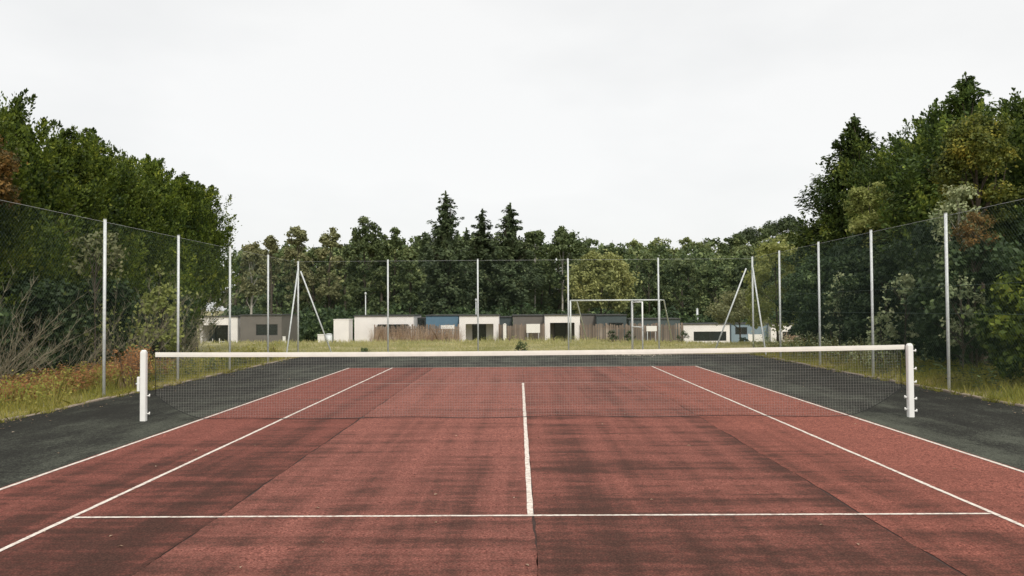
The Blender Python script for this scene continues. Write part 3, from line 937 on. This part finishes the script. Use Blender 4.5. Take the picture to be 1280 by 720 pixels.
def crown_column(g, h, r, n, leaf, shape='round', sprays=150, base=.15, inner=.25, wild=1.0, cap=99):
    """dense cypress: upright sprays on a column that rounds or tapers off at the top"""
    s = g.uniform(0, 1, sprays) ** .9
    if shape == 'round': f = np.clip(1 - s ** 3.2, 0, 1) ** .6 * (.82 + .18 * np.sin(np.minimum(s, .5) * math.pi))
    else: f = (1 - s) ** .95 * np.where(s < .15, .75 + s * 1.7, 1.0)
    a = g.uniform(0, 6.283, sprays)
    lob = 1 + .13 * np.sin(a * 3 + s * 7) + .11 * np.sin(a * 7 - s * 15)
    f = np.minimum(f, cap / r)
    rr = r * f * lob * g.uniform(.82, 1.07, sprays)
    cz = base + s * (h - base)
    cc = np.stack([rr * np.cos(a), rr * np.sin(a), cz], 1)
    out_ = np.stack([np.cos(a), np.sin(a), 0 * a], 1)
    axis = unit(out_ * .45 + np.array([0, 0, 1.0]) + g.normal(0, .25, (sprays, 3)))
    size = (.26 + .30 * g.uniform(0, 1, sprays)) * wild * min(1.0, r / 1.3) * np.where(s > .9, .75, 1)
    per = int(n * (1 - inner)) // sprays
    idx = np.repeat(np.arange(sprays), per); k = len(idx)
    t = g.uniform(-1, 1, k)
    off = g.normal(0, 1, (k, 3)) * (.36 * (1.05 - np.abs(t)) * size[idx])[:, None]
    C = cc[idx] + axis[idx] * (t * size[idx] * 1.25)[:, None] + off
    D = axis[idx] + unit(off) * .7 + g.normal(0, .35, (k, 3))
    N = unit(out_[idx] * .8 + unit(off) * .5 + np.array([0, 0, .3]) + sph(g, k) * .7)
    L = leaf * g.uniform(.6, 1.35, k)
    V = leaf_quads(C, D, N, L, L * .5)
    k = int(n * inner)
    s2 = g.uniform(0, .93, k); a2 = g.uniform(0, 6.283, k)
    f2 = (np.clip(1 - s2 ** 3.2, 0, 1) ** .6 * .85) if shape == 'round' else (1 - s2) ** 1.1
    f2 = np.minimum(f2, cap / r)
    r2 = r * f2 * g.uniform(.45, .85, k)
    C = np.stack([r2 * np.cos(a2), r2 * np.sin(a2), base + s2 * (h - base)], 1)
    N = unit(np.stack([np.cos(a2), np.sin(a2), 0 * a2], 1) + sph(g, k) * .8)
    L = leaf * 1.5 * g.uniform(.7, 1.3, k)
    V2 = leaf_quads(C, np.cross(N, sph(g, k)), N, L, L * .7)
    return np.concatenate([V, V2]), cc[::7]

def plant_tree(name, label, x, y, trunk_mb, V, leaf_m, bark='bark', cat='tree', group=None, rz=0.0, z=None):
    t = tag(empty(name, (x, y, terrain(x, y) if z is None else z), rz), label, cat, group)
    if trunk_mb: trunk_mb.build('trunk', M[bark], t)
    link('crown', mesh_np('crown', V, 4, G[leaf_m]), t)
    return t

# ---- left: row of tall clipped cypresses
LEFT = [  # y, height, radius, x, label
 (4.6, 7.0, 1.75, -14.6, 'dense cypress cut off by the picture edge, behind the rust leaved tree'),
 (6.9, 7.35, 1.7, -14.5, 'dense green cypress just right of the rust leaved tree, with ragged dark tip'),
 (9.1, 7.5, 1.7, -14.5, 'dense green cypress above the nearest left fence post, third in its row'),
 (11.3, 7.35, 1.65, -14.55, 'dense green cypress fourth in the left row, counted from the picture edge'),
 (13.4, 7.5, 1.65, -14.5, 'dense green cypress above the second fence post on the left, fifth of its row'),
 (15.5, 7.3, 1.6, -14.5, 'dense green cypress sixth in the left row, between second and third fence posts'),
 (17.7, 7.35, 1.6, -14.5, 'dense green cypress third from the far end of the left row'),
 (19.9, 7.3, 1.6, -14.5, 'dense green cypress second from the far end of the left row'),
 (22.1, 7.2, 1.55, -14.5, 'dense green cypress that ends the left row beside the open sky'),
]
for i, (y, h, r, x, lab) in enumerate(LEFT):
    g = rs(100 + i)
    h += (.25, -.15, .2, -.2, .15, -.1, .2, -.1, .05)[i]; V, tg = crown_column(g, h, r, 36000, .115, 'round', 150, (.1, .1, .1, .1, .1, .1, .3, 1.2, 2.3)[i], wild=1.25)
    # a few loose shoots above the top
    k = 260; c = np.stack([g.normal(g.uniform(-.5, .5), .22, k), g.normal(g.uniform(-.5, .5), .22, k), h - .3 + np.abs(g.normal(0, .16, k))], 1)
    V = np.concatenate([V, leaf_quads(c, np.tile([0, 0, 1.0], (k, 1)) + g.normal(0, .5, (k, 3)), sph(g, k), np.full(k, .13), np.full(k, .05))])
    if i in (1, 3, 4, 7): V = np.concatenate([V, crown_fir(g, 1.25, .42, .0, 420, .12)[0] + np.array([(-.3, .3)[i % 2], .3, h - .75])])
    plant_tree('cypress_tree', lab, x, y, limb_mesh(i, h * .95, .16, tg[:10]), V, 'thuja', group='cypresses in the row left of the court')

# ---- right: conifers and leafy trees
def column_tree(x, y, h, r, shape, label, mat='thuja_dark', n=22000, seed=0, name='cypress_tree', leaf=.12, sprays=260, grp='conifers right of the court', wild=1.0):
    g = rs(seed); V, tg = crown_column(g, h, r, n, leaf, shape, sprays, .1, wild=wild)
    return plant_tree(name, label, x, y, limb_mesh(seed, h * .97, .18, tg[:14]), V, mat, group=grp)
def fir_tree(x, y, h, r, label, mat='fir', n=9000, seed=0, leaf=.3, base=1.0, grp=None, rz=0, name='fir_tree', spacing=.045, prof=.62, core=0, cap=99):
    g = rs(seed); V, tg = crown_fir(g, h, r, base, n, leaf, spacing, prof=prof, cap=cap)
    if core: V = np.concatenate([V, crown_column(g, h * .94, core, 20000 if h < 11 else 5000, leaf * .8, 'cone', 200 if h < 11 else 120, .2, cap=cap * .85)[0]])
    return plant_tree(name, label, x, y, limb_mesh(seed, h, .012 * h + .06, tg, .05), V, mat, group=grp, rz=rz)
column_tree(14.6, 18.6, 6.9, 1.7, 'round', 'dark rounded cypress just right of the feathery end conifer, lower than its neighbours', seed=207, n=32500)
fir_tree(14.0, 20.0, 9.75, 6.6, 'dark feathery conifer with a tall thin tip at the far end of the right row', 'thuja_dark', 42000, 201, .19, .2, 'conifers right of the court', spacing=.024, prof=1.05, core=4.8, cap=2.5)
column_tree(14.3, 16.9, 7.9, 1.8, 'round', 'dark rounded cypress midway between the two tall spires of the right row', seed=202, n=34000)
column_tree(14.4, 14.4, 8.5, 1.8, 'round', 'dark rounded cypress left of the tallest spire in the right row', seed=203, n=34000)
fir_tree(14.3, 12.2, 9.25, 5.4, 'dark conifer with the tallest pointed spire in the right row', 'thuja_dark', 40000, 204, .19, .2, 'conifers right of the court', spacing=.024, prof=.95, core=4.6, cap=2.5)
column_tree(14.6, 9.9, 7.6, 1.6, 'round', 'dark cypress hidden mostly behind the yellowing tree', seed=205, n=29750)
column_tree(15.2, 7.6, 7.8, 1.6, 'round', 'dark conifer at the right picture edge behind the yellowing tree', seed=206, n=31875)

def broad_tree(x, y, h, rx, rz, label, mat, n=5000, clumps=40, cr=.8, leaf=.3, seed=0, bark='bark', tr=None, grp=None, name='tree', cat='tree', skew=0, rot=0, lowcut=-.8, ntg=10, bend=.3, z=None):
    g = rs(seed); V, cc = crown_broad(g, rx, rz, h - rz, n, clumps, cr, leaf, skew, lowcut=lowcut)
    return plant_tree(name, label, x, y, limb_mesh(seed, h, tr or (.012 * h + .05), [tuple(c) for c in cc[:ntg]], bend), V, mat, bark, cat, grp, rot, z)
def PX(u, Y): return at(u, 400, Y).x
# golden brown tree and its neighbours
broad_tree(12.6, 8.6, 6.9, .95, 1.7, 'yellowing autumn tree among the dark conifers at the right', 'gold', 15000, 90, .30, .095, 210, name='autumn_tree')
broad_tree(11.6, 7.8, 4.95, .62, 1.35, 'pale leaved slender young tree against the dark conifers on the right', 'pale', 1700, 44, .22, .10, 211, bark='palebark', tr=.03, name='young_tree')
broad_tree(12.4, 15.0, 6.1, .75, 1.4, 'yellow green leafy tree between two dark conifers of the right row', 'lime', 7000, 44, .32, .11, 212, name='tree')
broad_tree(11.5, 6.9, 4.05, .5, .5, 'rust brown leafy tree top showing above the right fence', 'rust', 1300, 22, .2, .085, 213, tr=.03, name='autumn_tree')
# understory shrubs right
US = [(11.0, 3.5, 2.5, 1.15, 'thuja', 'leafy green bush at the right picture edge just behind the fence'),
      (12.3, 4.2, 4.4, 1.5, 'under', 'big dark shrub behind the rust brown tree top at the right edge'),
      (11.6, 7.4, 3.5, 1.2, 'under', 'dark shrub behind the nearest right fence post'),
      (12.3, 9.8, 4.3, 1.5, 'under', 'tall dark shrub between the first and second right fence posts'),
      (11.7, 12.3, 3.6, 1.3, 'under', 'dark shrub just behind the second right fence post'),
      (12.2, 14.8, 4.2, 1.5, 'under', 'tall dark shrub between the second and third right fence posts'),
      (11.9, 17.4, 3.9, 1.4, 'under', 'dark shrub behind the third right fence post'),
      (12.4, 20.3, 4.4, 1.5, 'under', 'dark shrub at the far end of the right row, beside the lime green tree')]
for i, (x, y, h, r, mt, lab) in enumerate(US):
    broad_tree(x, y, h, r, h * .5, lab, mt, 11500 if i != 0 else 9000, 70, .34, .135, 220 + i, tr=.06, name='shrub', cat='shrub', grp='shrubs behind the right fence')
PB = [(10.6, 8.9, 2.75, .5, 'pale leaved sapling just left of the nearest right fence post'),
      (10.8, 6.3, 2.6, .45, 'pale leaved sapling right of the nearest right fence post'),
      (10.9, 14.1, 3.0, .45, 'pale leaved sapling between the second and third right fence posts'),
      (10.4, 9.8, 1.7, .4, 'short pale leaved sapling low between the first two right fence posts')]
for i, (x, y, h, r, lab) in enumerate(PB):
    broad_tree(x, y, h, r, h * .42, lab, 'pale', 700, 30, .16, .095, 240 + i, tr=.02, name='sapling', cat='shrub', grp='pale saplings behind the right fence')
broad_tree(PX(972, 26), 26, 5.0, 1.5, 2.4, 'lime green tree with light foliage left of the right shrubs', 'lime', 9500, 80, .34, .15, 250, name='tree', tr=.07)
broad_tree(PX(925, 33), 33, 3.2, 1.7, 1.0, 'olive spreading tree with a low crown left of the lime green tree', 'olive', 5000, 40, .40, .14, 251, name='tree', tr=.06, skew=-.3)

# ---- left side: rust tree, twiggy shrubs
broad_tree(-13.1, 5.6, 6.4, .8, 1.1, 'rust leaved autumn tree cut by the left picture edge', 'rust', 9000, 60, .28, .10, 260, name='autumn_tree')
def twig_shrub(x, y, h, spread, n, label, seed, lean=(0.3, -.2), leafm=None, nl=0):
    q = random.Random(seed); t = tag(empty('twiggy_shrub', (x, y, terrain(x, y))), label, 'shrub', 'bare twiggy shrubs behind the left fence')
    b = MB(); tips = []
    for i in range(n):
        a = q.uniform(0, 6.283); L = h * q.uniform(.55, 1.1)
        d = Vector((math.cos(a) * spread + lean[0], math.sin(a) * spread + lean[1], 1)).normalized()
        p = Vector((q.uniform(-.35, .35), q.uniform(-.35, .35), 0)); pts = [p.copy()]
        for k in range(6):
            d = (d + Vector((q.uniform(-.16, .16), q.uniform(-.16, .16), q.uniform(-.10, .12)))).normalized()
            p = p + d * L / 6; pts.append(p.copy())
        r0 = q.uniform(.005, .011)
        b.tube(pts, [r0 * (1 - .8 * k / 6) for k in range(7)], 4, False)
        for k in range(2, 7):
            for _ in range(4):
                dd = (d + Vector((q.uniform(-.8, .8), q.uniform(-.8, .8), q.uniform(-.1, .6)))).normalized()
                l2 = q.uniform(.2, .6) * (1.2 - k * .1)
                e1 = pts[k] + dd * l2 * .5; e2 = e1 + (dd + Vector((q.uniform(-.4, .4), q.uniform(-.4, .4), .2))).normalized() * l2 * .5
                b.tube([pts[k], e1, e2], [.0045, .0035, .002], 3, False); tips.append(e2)
    b.build('branches', M['twig'], t)
    if leafm:
        g = rs(seed); T = np.array([tuple(v) for v in tips]); C = T[g.integers(0, len(T), nl)] + g.normal(0, .1, (nl, 3)); Lf = g.uniform(.07, .15, nl); N = unit(sph(g, nl) + np.array([0, 0, .4]))
        link('leaves', mesh_np('leaves', leaf_quads(C, np.cross(N, sph(g, nl)), N, Lf, Lf * .6), 4, G[leafm]), t)
twig_shrub(-11.9, 4.3, 2.9, .7, 36, 'large bare twiggy shrub at the left picture edge', 301, (.55, -.25))
twig_shrub(-11.8, 7.0, 2.2, .7, 12, 'bare twiggy shrub just left of the nearest left fence post', 302, (.3, -.1))
twig_shrub(-11.4, 9.6, 2.9, .6, 20, 'bare twiggy shrub with few green leaves between the first two left fence posts', 303, (.2, -.1), 'lime', 500)
twig_shrub(-11.3, 12.4, 3.1, .6, 26, 'bare twiggy shrub leaning over the left terrace, beside the second left fence post', 304, (.25, .0))
twig_shrub(-12.3, 15.0, 2.5, .5, 14, 'bare twiggy shrub reaching in front of the white terrace at the left', 305, (.3, 0))
broad_tree(-10.9, 10.7, 2.7, .6, 1.1, 'yellow green leafy shrub left of the second left fence post', 'lime', 1300, 26, .24, .13, 310, tr=.03, name='shrub', cat='shrub')
broad_tree(-11.6, 8.2, 4.0, .8, .6, 'small tree with thin pale green leaves high beside the nearest left fence post', 'olive', 500, 18, .28, .12, 311, tr=.03, name='young_tree')
for i, (x, y, h, r, lab) in enumerate([(-13.0, 4.2, 3.0, 1.3, 'dark bush behind the large twiggy shrub at the left edge'), (-12.9, 7.6, 2.8, 1.3, 'dark bush under the cypresses left of the nearest left fence post'),
        (-13.0, 11.0, 2.8, 1.3, 'dark bush under the cypresses between the first two left fence posts'), (-12.9, 14.6, 2.8, 1.3, 'dark bush under the cypresses just beyond the second left fence post'),
        (-14.6, 18.6, 2.2, 1.2, 'dark bush under the far end of the left cypress row')]):
    broad_tree(x, y, h, r, h * .5, lab, 'under', 8000, 50, .36, .13, 320 + i, tr=.05, name='shrub', cat='shrub', grp='dark bushes under the left cypresses')

# ---- wood behind the cabins: trees one can tell apart
def at_top(u, v, Y):
    p = at(u, v, Y); return p.x, p.z - terrain(p.x, Y)
def far_fir(u, v, Y, wpx, label, seed, mat='fir', n=7000, base=1.5):
    x, h = at_top(u, v, Y)
    fir_tree(x, Y, h, wpx * 1.2 / F_PX * (Y - CAM.y) / 2, label, mat, n, seed, .42, base, 'tall firs in the wood', core=wpx / F_PX * (Y - CAM.y) / 2 * 1.05, spacing=.036, prof=.72)
far_fir(557, 239, 76, 100, 'tallest and broadest dark fir in the middle of the wood behind the blue cabin', 401, n=16000)
far_fir(603, 261, 80, 58, 'slim dark fir between the two tall pointed firs', 402, n=8000, base=6)
far_fir(638, 254, 78, 80, 'tall pointed dark fir right of the slim fir', 403, n=12000, base=5)
far_fir(583, 285, 84, 44, 'small dark fir tucked against the right side of the tallest fir', 404, n=4000)
far_fir(531, 290, 82, 44, 'small dark fir tucked against the left side of the tallest fir', 405, n=4000)
def far_broad(u, v, Y, wpx, hpx, label, mat, seed, n=4200, clumps=36, leaf=.42, cr=None, bark='bark', lowcut=-.8, grp='leafy trees in the wood', name='tree', tr=None, ntg=10):
    x, h = at_top(u, v, Y); k = (Y - CAM.y) / F_PX
    rx = wpx * k / 2; rz = min(hpx * k * .62, h * .5)
    broad_tree(x, Y, h, rx * .9, rz * .92, label, mat, int(n * 1.7), int(clumps * 2.2), cr or max(.42, rx * .2), leaf * .76, seed, bark, grp=grp, name=name, lowcut=lowcut, tr=tr, ntg=ntg)
FB = [(316, 303, 62, 40, 70, 'slender pale trunked birch above the taupe cabin', 'olive', 'palebark', 2200, 26),
      (338, 297, 70, 22, 60, 'narrow small topped tree right of the pale birch', 'olive', 'bark', 1600, 18),
      (371, 284, 74, 40, 90, 'brownish olive topped tree behind the left corner post', 'olive', 'bark', 3200, 30),
      (411, 282, 76, 40, 96, 'tall narrow olive tree above the white shed', 'olive', 'bark', 3000, 30),
      (391, 303, 80, 46, 100, 'lower tree filling the gap between two olive topped trees', 'wood', 'bark', 3000, 30),
      (457, 274, 72, 62, 120, 'broad tall leafy tree above the white cabin with slot window', 'wood', 'bark', 5200, 46),
      (492, 284, 74, 50, 110, 'leafy tree right beside the broad tall tree, left of the firs', 'wood', 'bark', 4200, 38),
      (512, 304, 70, 36, 90, 'lower dark leafy tree at the left foot of the tallest fir', 'wood', 'bark', 3000, 30),
      (433, 306, 82, 44, 100, 'lower leafy tree left of the broad tall tree', 'wood', 'bark', 3000, 30),
      (668, 289, 82, 46, 70, 'dark leafy tree with bare lower trunk right of the pointed fir', 'wood', 'palebark', 3600, 32),
      (703, 285, 80, 56, 76, 'dark leafy tree with bare trunk behind the round tree', 'wood', 'palebark', 4200, 36),
      (735, 297, 84, 50, 110, 'dark leafy tree rising left above the round tree', 'wood', 'bark', 3600, 32),
      (768, 297, 90, 56, 120, 'dark leafy tree rising right above the round tree', 'wood', 'bark', 3600, 32),
      (620, 300, 86, 60, 110, 'dark leafy tree filling the wood behind the two pointed firs', 'wood', 'palebark', 3600, 32),
      (812, 318, 80, 56, 130, 'dark leafy tree behind the football goal', 'wood', 'bark', 3600, 32),
      (852, 322, 78, 56, 120, 'dark leafy tree right of the football goal', 'wood', 'bark', 3600, 32),
      (895, 322, 78, 60, 120, 'dark leafy tree above the low white cabin with the wide window', 'wood', 'bark', 3600, 32),
      (940, 312, 76, 60, 120, 'dark leafy tree behind the right corner post', 'wood', 'bark', 3600, 32),
      (985, 300, 74, 60, 130, 'dark leafy tree behind the lime green tree', 'wood', 'bark', 3600, 32)]
for i, (u, v, Y, wp, hp, lab, mt, bk_, n_, cl) in enumerate(FB):
    far_broad(u, v, Y, wp, hp, lab, mt, 420 + i, n_, cl, bark=bk_, tr=.16 if bk_ == 'palebark' else None)
far_broad(750, 316, 58, 88, 74, 'big round olive brown tree with dense dome crown behind the slate green cabin', 'round', 450, 9000, 90, .36, .6, name='round_tree', grp=None)
# hillside crowns
HL = [(792, 299, 120, 50), (826, 297, 128, 60), (862, 297, 135, 56), (893, 297, 130, 48), (918, 293, 140, 44), (842, 312, 112, 60), (880, 312, 115, 60), (930, 304, 118, 56), (962, 296, 125, 60), (800, 316, 108, 50), (985, 289, 120, 50), (955, 285, 165, 44)]
HLAB = ['rounded leafy crown at the left start of the wooded hill line', 'broad rounded crown on the hill line above the football goal', 'rounded crown on the hill line above the low white cabin', 'small dark crown on the hill line left of the rise',
        'dark crown on the hill line where the ridge starts to rise', 'olive crown lower on the hillside, right of the round tree', 'olive crown lower on the hillside above the wide window cabin', 'olive crown lower on the hillside above the right corner post',
        'leafy crown high on the hillside left of the feathery end conifer', 'olive crown low at the foot of the hill beside the round tree', 'leafy crown on the hillside just left of the feathery conifer', 'dark crown near the top of the ridge below the ridge pines']
for i, (u, v, Y, wp) in enumerate(HL):
    far_broad(u, v, Y, wp, wp * 1.3, HLAB[i], 'hill' if i not in (3, 4, 11) else 'wood', 460 + i, 3600, 30, .6, grp='crowns on the wooded hillside')
for i, (u, v, Y, lab) in enumerate([(985, 273, 170, 'flat topped pine on the ridge beside the feathery conifer'), (966, 279, 172, 'smaller flat topped pine on the ridge left of its neighbour'), (936, 287, 172, 'low flat topped pine on the ridge where the hill begins to rise')]):
    far_broad(u, v, Y, 26, 16, lab, 'fir', 480 + i, 1500, 14, .6, 1.2, grp='pines on the ridge', name='pine_tree')

# ---- the wood's mass behind and its dark undergrowth: nobody could count it
g = rs(77); Vs = []; tb = MB(); q = random.Random(7)
for k in range(84):
    u = 300 + 740 * (k + q.random()) / 84; Y = q.uniform(84, 100)
    vt = np.interp(u, [300, 420, 520, 640, 740, 800, 1040], [308, 298, 296, 295, 302, 309, 308]) + q.uniform(-4, 16)
    x, h = at_top(u, vt, Y)
    V, cc = crown_broad(g, 3.0, h * .46, h * .54, 1700, 42, .9, .52)
    Vs.append(V + np.array([x, Y, terrain(x, Y)]))
    z = terrain(x, Y); tb.tube([(x, Y - 1.5, z - .3), (x + q.uniform(-.4, .4), Y - 1.5, z + h * .5), (x, Y, z + h * .9)], [.2, .15, .05], 5, False)
for k in range(72):
    x = q.uniform(-70, 110); Y = q.uniform(110, 215)
    if at(0, 0, Y).x * .6 > x: continue
    h = q.uniform(8, 11); V, cc = crown_broad(g, 4.2, h * .45, h * .55, 1200, 30, 1.3, .75)
    Vs.append(V + np.array([x, Y, terrain(x, Y)]))
wd = tag(link('woodland', mesh_np('woodland', np.concatenate(Vs), 4, G['wood'])), 'dense dark wood filling the background behind the cabins and up the hill', 'wood', kind='stuff')
o = tb.build('woodland_trunks', M['bark'], wd); o['kind'] = 'stuff'
Vs = []
for k in range(110):
    u = 285 + 760 * k / 110; Y = q.uniform(64, 74); x = PX(u, Y); r = q.uniform(1.4, 2.6)
    V, cc = crown_broad(g, r, r * .9, r * .75, 520, 14, .8, .42); Vs.append(V + np.array([x, Y, terrain(x, Y)]))
tag(link('undergrowth', mesh_np('undergrowth', np.concatenate(Vs), 4, G['under'])), 'dark undergrowth along the edge of the wood behind the cabins', 'undergrowth', kind='stuff')

# ------------------------------------------------------------------ grass, bracken, weeds
def blades(g, x, y, h, w, lean=.35):
    n = len(x); a = g.uniform(0, 6.283, n); z = np.array([terrain(p, q_) for p, q_ in zip(x, y)])
    B = np.stack([x, y, z], 1); S = np.stack([np.cos(a), np.sin(a), 0 * a], 1) * (w * .5)[:, None]
    ln = np.stack([g.normal(0, lean, n), g.normal(0, lean, n), np.ones(n)], 1) * h[:, None]
    mid = B + ln * np.array([.35, .35, .55]); tip = B + ln
    return np.stack([B - S, B + S, mid + S * .8, tip, mid - S * .8], 1).reshape(-1, 5, 3)
def grass(name, label, g, xy, h, w, mat, lean=.35, cat='grass'):
    V = blades(g, xy[0], xy[1], h, w, lean)
    n = len(V); me = mesh_np(name, V.reshape(-1, 3), 5, G[mat])
    return tag(link(name, me), label, cat, kind='stuff')
g = rs(11)
def clumpy(g, n, x0, x1, y0, y1, k, s):
    cx, cy = g.uniform(x0, x1, k), g.uniform(y0, y1, k); i = g.integers(0, k, n)
    return np.clip(cx[i] + g.normal(0, s, n), x0, x1), np.clip(cy[i] + g.normal(0, s, n), y0, y1)
n = 21000; xy = clumpy(g, n, -11.6, XL - .12, -1, 20, 900, .22)
hh = g.uniform(.05, .27, n) * np.clip(.25 + (XL - xy[0]) / 1.2, .25, 1)
grass('grass', 'yellow green long grass along the foot of the left fence', g, xy, hh, g.uniform(.008, .016, n), 'grass')
n = 21000; xy = clumpy(g, n, XR + .12, 12.0, -1, 20, 900, .22)
hh = g.uniform(.06, .33, n) * np.clip(.25 + (xy[0] - XR) / 1.0, .25, 1)
grass('grass', 'yellow green long grass along the foot of the right fence', g, xy, hh, g.uniform(.008, .016, n), 'grass')
n = 32000; xy = clumpy(g, n, -16, 16, YB + .12, 30.2, 1400, .35)
hh = g.uniform(.05, .20, n) * np.clip(.6 + (xy[1] - 25) / 10, .6, 1.3)
grass('grass', 'short pale meadow grass between the far fence and the paling fence', g, xy, hh, g.uniform(.012, .024, n), 'lawn')
n = 2600; xl = clumpy(g, n, XL - .16, XL + .10, -2, 18, 70, .06); xr = clumpy(g, n, XR - .10, XR + .16, -2, 18, 70, .06)
xy = tuple(np.concatenate([a_, c_]) for a_, c_ in zip(xl, xr))
grass('grass', 'small grass tufts creeping over the edging stones of the court', g, xy, g.uniform(.05, .17, 2 * n), g.uniform(.008, .014, 2 * n), 'grass', .6)
n = 15000; xy = (g.uniform(-28, 28, n), g.uniform(30.6, 46, n))
grass('grass', 'tall pale meadow grass beyond the paling fence', g, xy, g.uniform(.08, .26, n), g.uniform(.02, .05, n), 'lawn')
# bracken on the left bank
def fronds(g, n, x0, x1, y0, y1, h0, h1, k):
    Vs = []
    cx, cy = g.uniform(x0, x1, n), g.uniform(y0, y1, n)
    for i in range(n):
        a = g.uniform(0, 6.283); H = g.uniform(h0, h1); d = np.array([math.cos(a), math.sin(a), 0]); l = np.array([-d[1], d[0], 0])
        t = np.linspace(.15, 1, k)
        P = np.array([cx[i], cy[i], terrain(cx[i], cy[i])]) + np.outer(t * H * .75, d) + np.outer(np.sin(t * 2.0) * H, [0, 0, 1.0])
        for s in (-1, 1):
            ln = H * .34 * (1.1 - t)
            D = l * s + d * .4 + np.array([0, 0, -.15]) + g.normal(0, .15, (k, 3))
            Vs.append(leaf_quads(P + l * s * ln[:, None] * .5, D, np.tile([0, 0, 1.0], (k, 1)) + g.normal(0, .25, (k, 3)), ln * 1.1, ln * .35 + .01))
    return np.concatenate(Vs)
V = np.concatenate([fronds(g, 620, -11.8, -9.9, 2, 9.5, .25, .55, 9)])
tag(link('bracken', mesh_np('bracken', V, 4, G['bracken'])), 'rust brown bracken between the left grass and the twiggy shrubs', 'bracken', kind='stuff')
V = np.concatenate([fronds(g, 200, -9.9, -9.2, 6, 17, .2, .5, 8), fronds(g, 300, 9.6, 11.3, 3, 19, .25, .6, 8)])
tag(link('weeds', mesh_np('weeds', V, 4, G['under'])), 'dark green leafy weeds in the grass along both side fences', 'weeds', kind='stuff')
# dry stems
def stems(g, xy, h, mat, name, label, cat='weeds', heads=None):
    n = len(xy[0]); V = blades(g, xy[0], xy[1], h, np.full(n, .014), .18).reshape(-1, 3)
    o = tag(link(name, mesh_np(name, V, 5, G[mat])), label, cat, kind='stuff')
    k = n * 5; idx = np.repeat(np.arange(n), 5); tip = V.reshape(n, 5, 3)[:, 3]; base = V.reshape(n, 5, 3)[:, 0]
    C = base[idx] + (tip - base)[idx] * g.uniform(.55, 1.03, (k, 1)) + g.normal(0, .035, (k, 3)); L = g.uniform(.03, .08, k); N = sph(g, k)
    c = link('seed_heads', mesh_np('seed_heads', leaf_quads(C, np.cross(N, sph(g, k)), N, L, L * .6), 4, G[heads or mat]), o); c['kind'] = 'stuff'
n = 260; stems(g, clumpy(g, n, -9.7, -9.2, 5.0, 6.4, 5, .1), g.uniform(.5, 1.05, n), 'straw', 'dry_weeds', 'tall dry weed stalks right of the nearest left fence post', heads='bracken')
n = 1500; stems(g, clumpy(g, n, at(466, 420, 47).x, at(575, 420, 47).x, 45.5, 48.6, 90, .3), g.uniform(.8, 1.75, n), 'straw', 'dry_weeds', 'dry tan reeds in front of the left part of the paling fence')
n = 1500; stems(g, clumpy(g, n, at(596, 420, 47).x, at(860, 420, 47).x, 44, 48.4, 80, .3), g.uniform(.3, .9, n), 'straw', 'dry_weeds', 'low dry weeds along the right part of the paling fence', heads='lime')
n = 900; stems(g, clumpy(g, n, at(985, 420, 40).x, at(1050, 420, 40).x, 38, 44, 40, .3), g.uniform(.5, 1.3, n), 'straw', 'dry_weeds', 'pinkish dry weeds in front of the right end of the cabins')
n = 700; stems(g, clumpy(g, n, -10.6, -9.0, 1, 19, 60, .14), g.uniform(.25, .75, n), 'grass', 'flowering_weeds', 'tall yellowing stems among the grass along the left fence', heads='grass')
n = 500; stems(g, clumpy(g, n, 9.35, 10.6, 7.5, 19, 60, .12), g.uniform(.4, .95, n), 'grass', 'flowering_weeds', 'tall weeds with pale yellow heads along the right fence', heads='pale')
# small plants on the far rim
for i, (u, lab) in enumerate([(455, 'small dark weed clump on the far rim below the white cabin'), (652, 'small bushy weed clump on the far rim near the court centre'), (765, 'small dark bush under the slate green cabin, first of three left of the gate'),
                              (787, 'small dark bush right beside the gate jamb'), (853, 'small dark bush at the right end of the paling fence'), (930, 'small dark weed clump in front of the right blue cabin')]):
    Y = (19.4, 20.5, 31, 31.3, 32, 30)[i]; x = PX(u, Y); h = (.32, .5, .62, .6, .75, .5)[i]
    broad_tree(x, Y, h, h * .42, h * .5, lab, 'under' if i > 1 else 'wood', 420, 14, h * .2, .07, 500 + i, tr=.012, name='small_bush', cat='bush', grp='small bushes beyond the far fence')
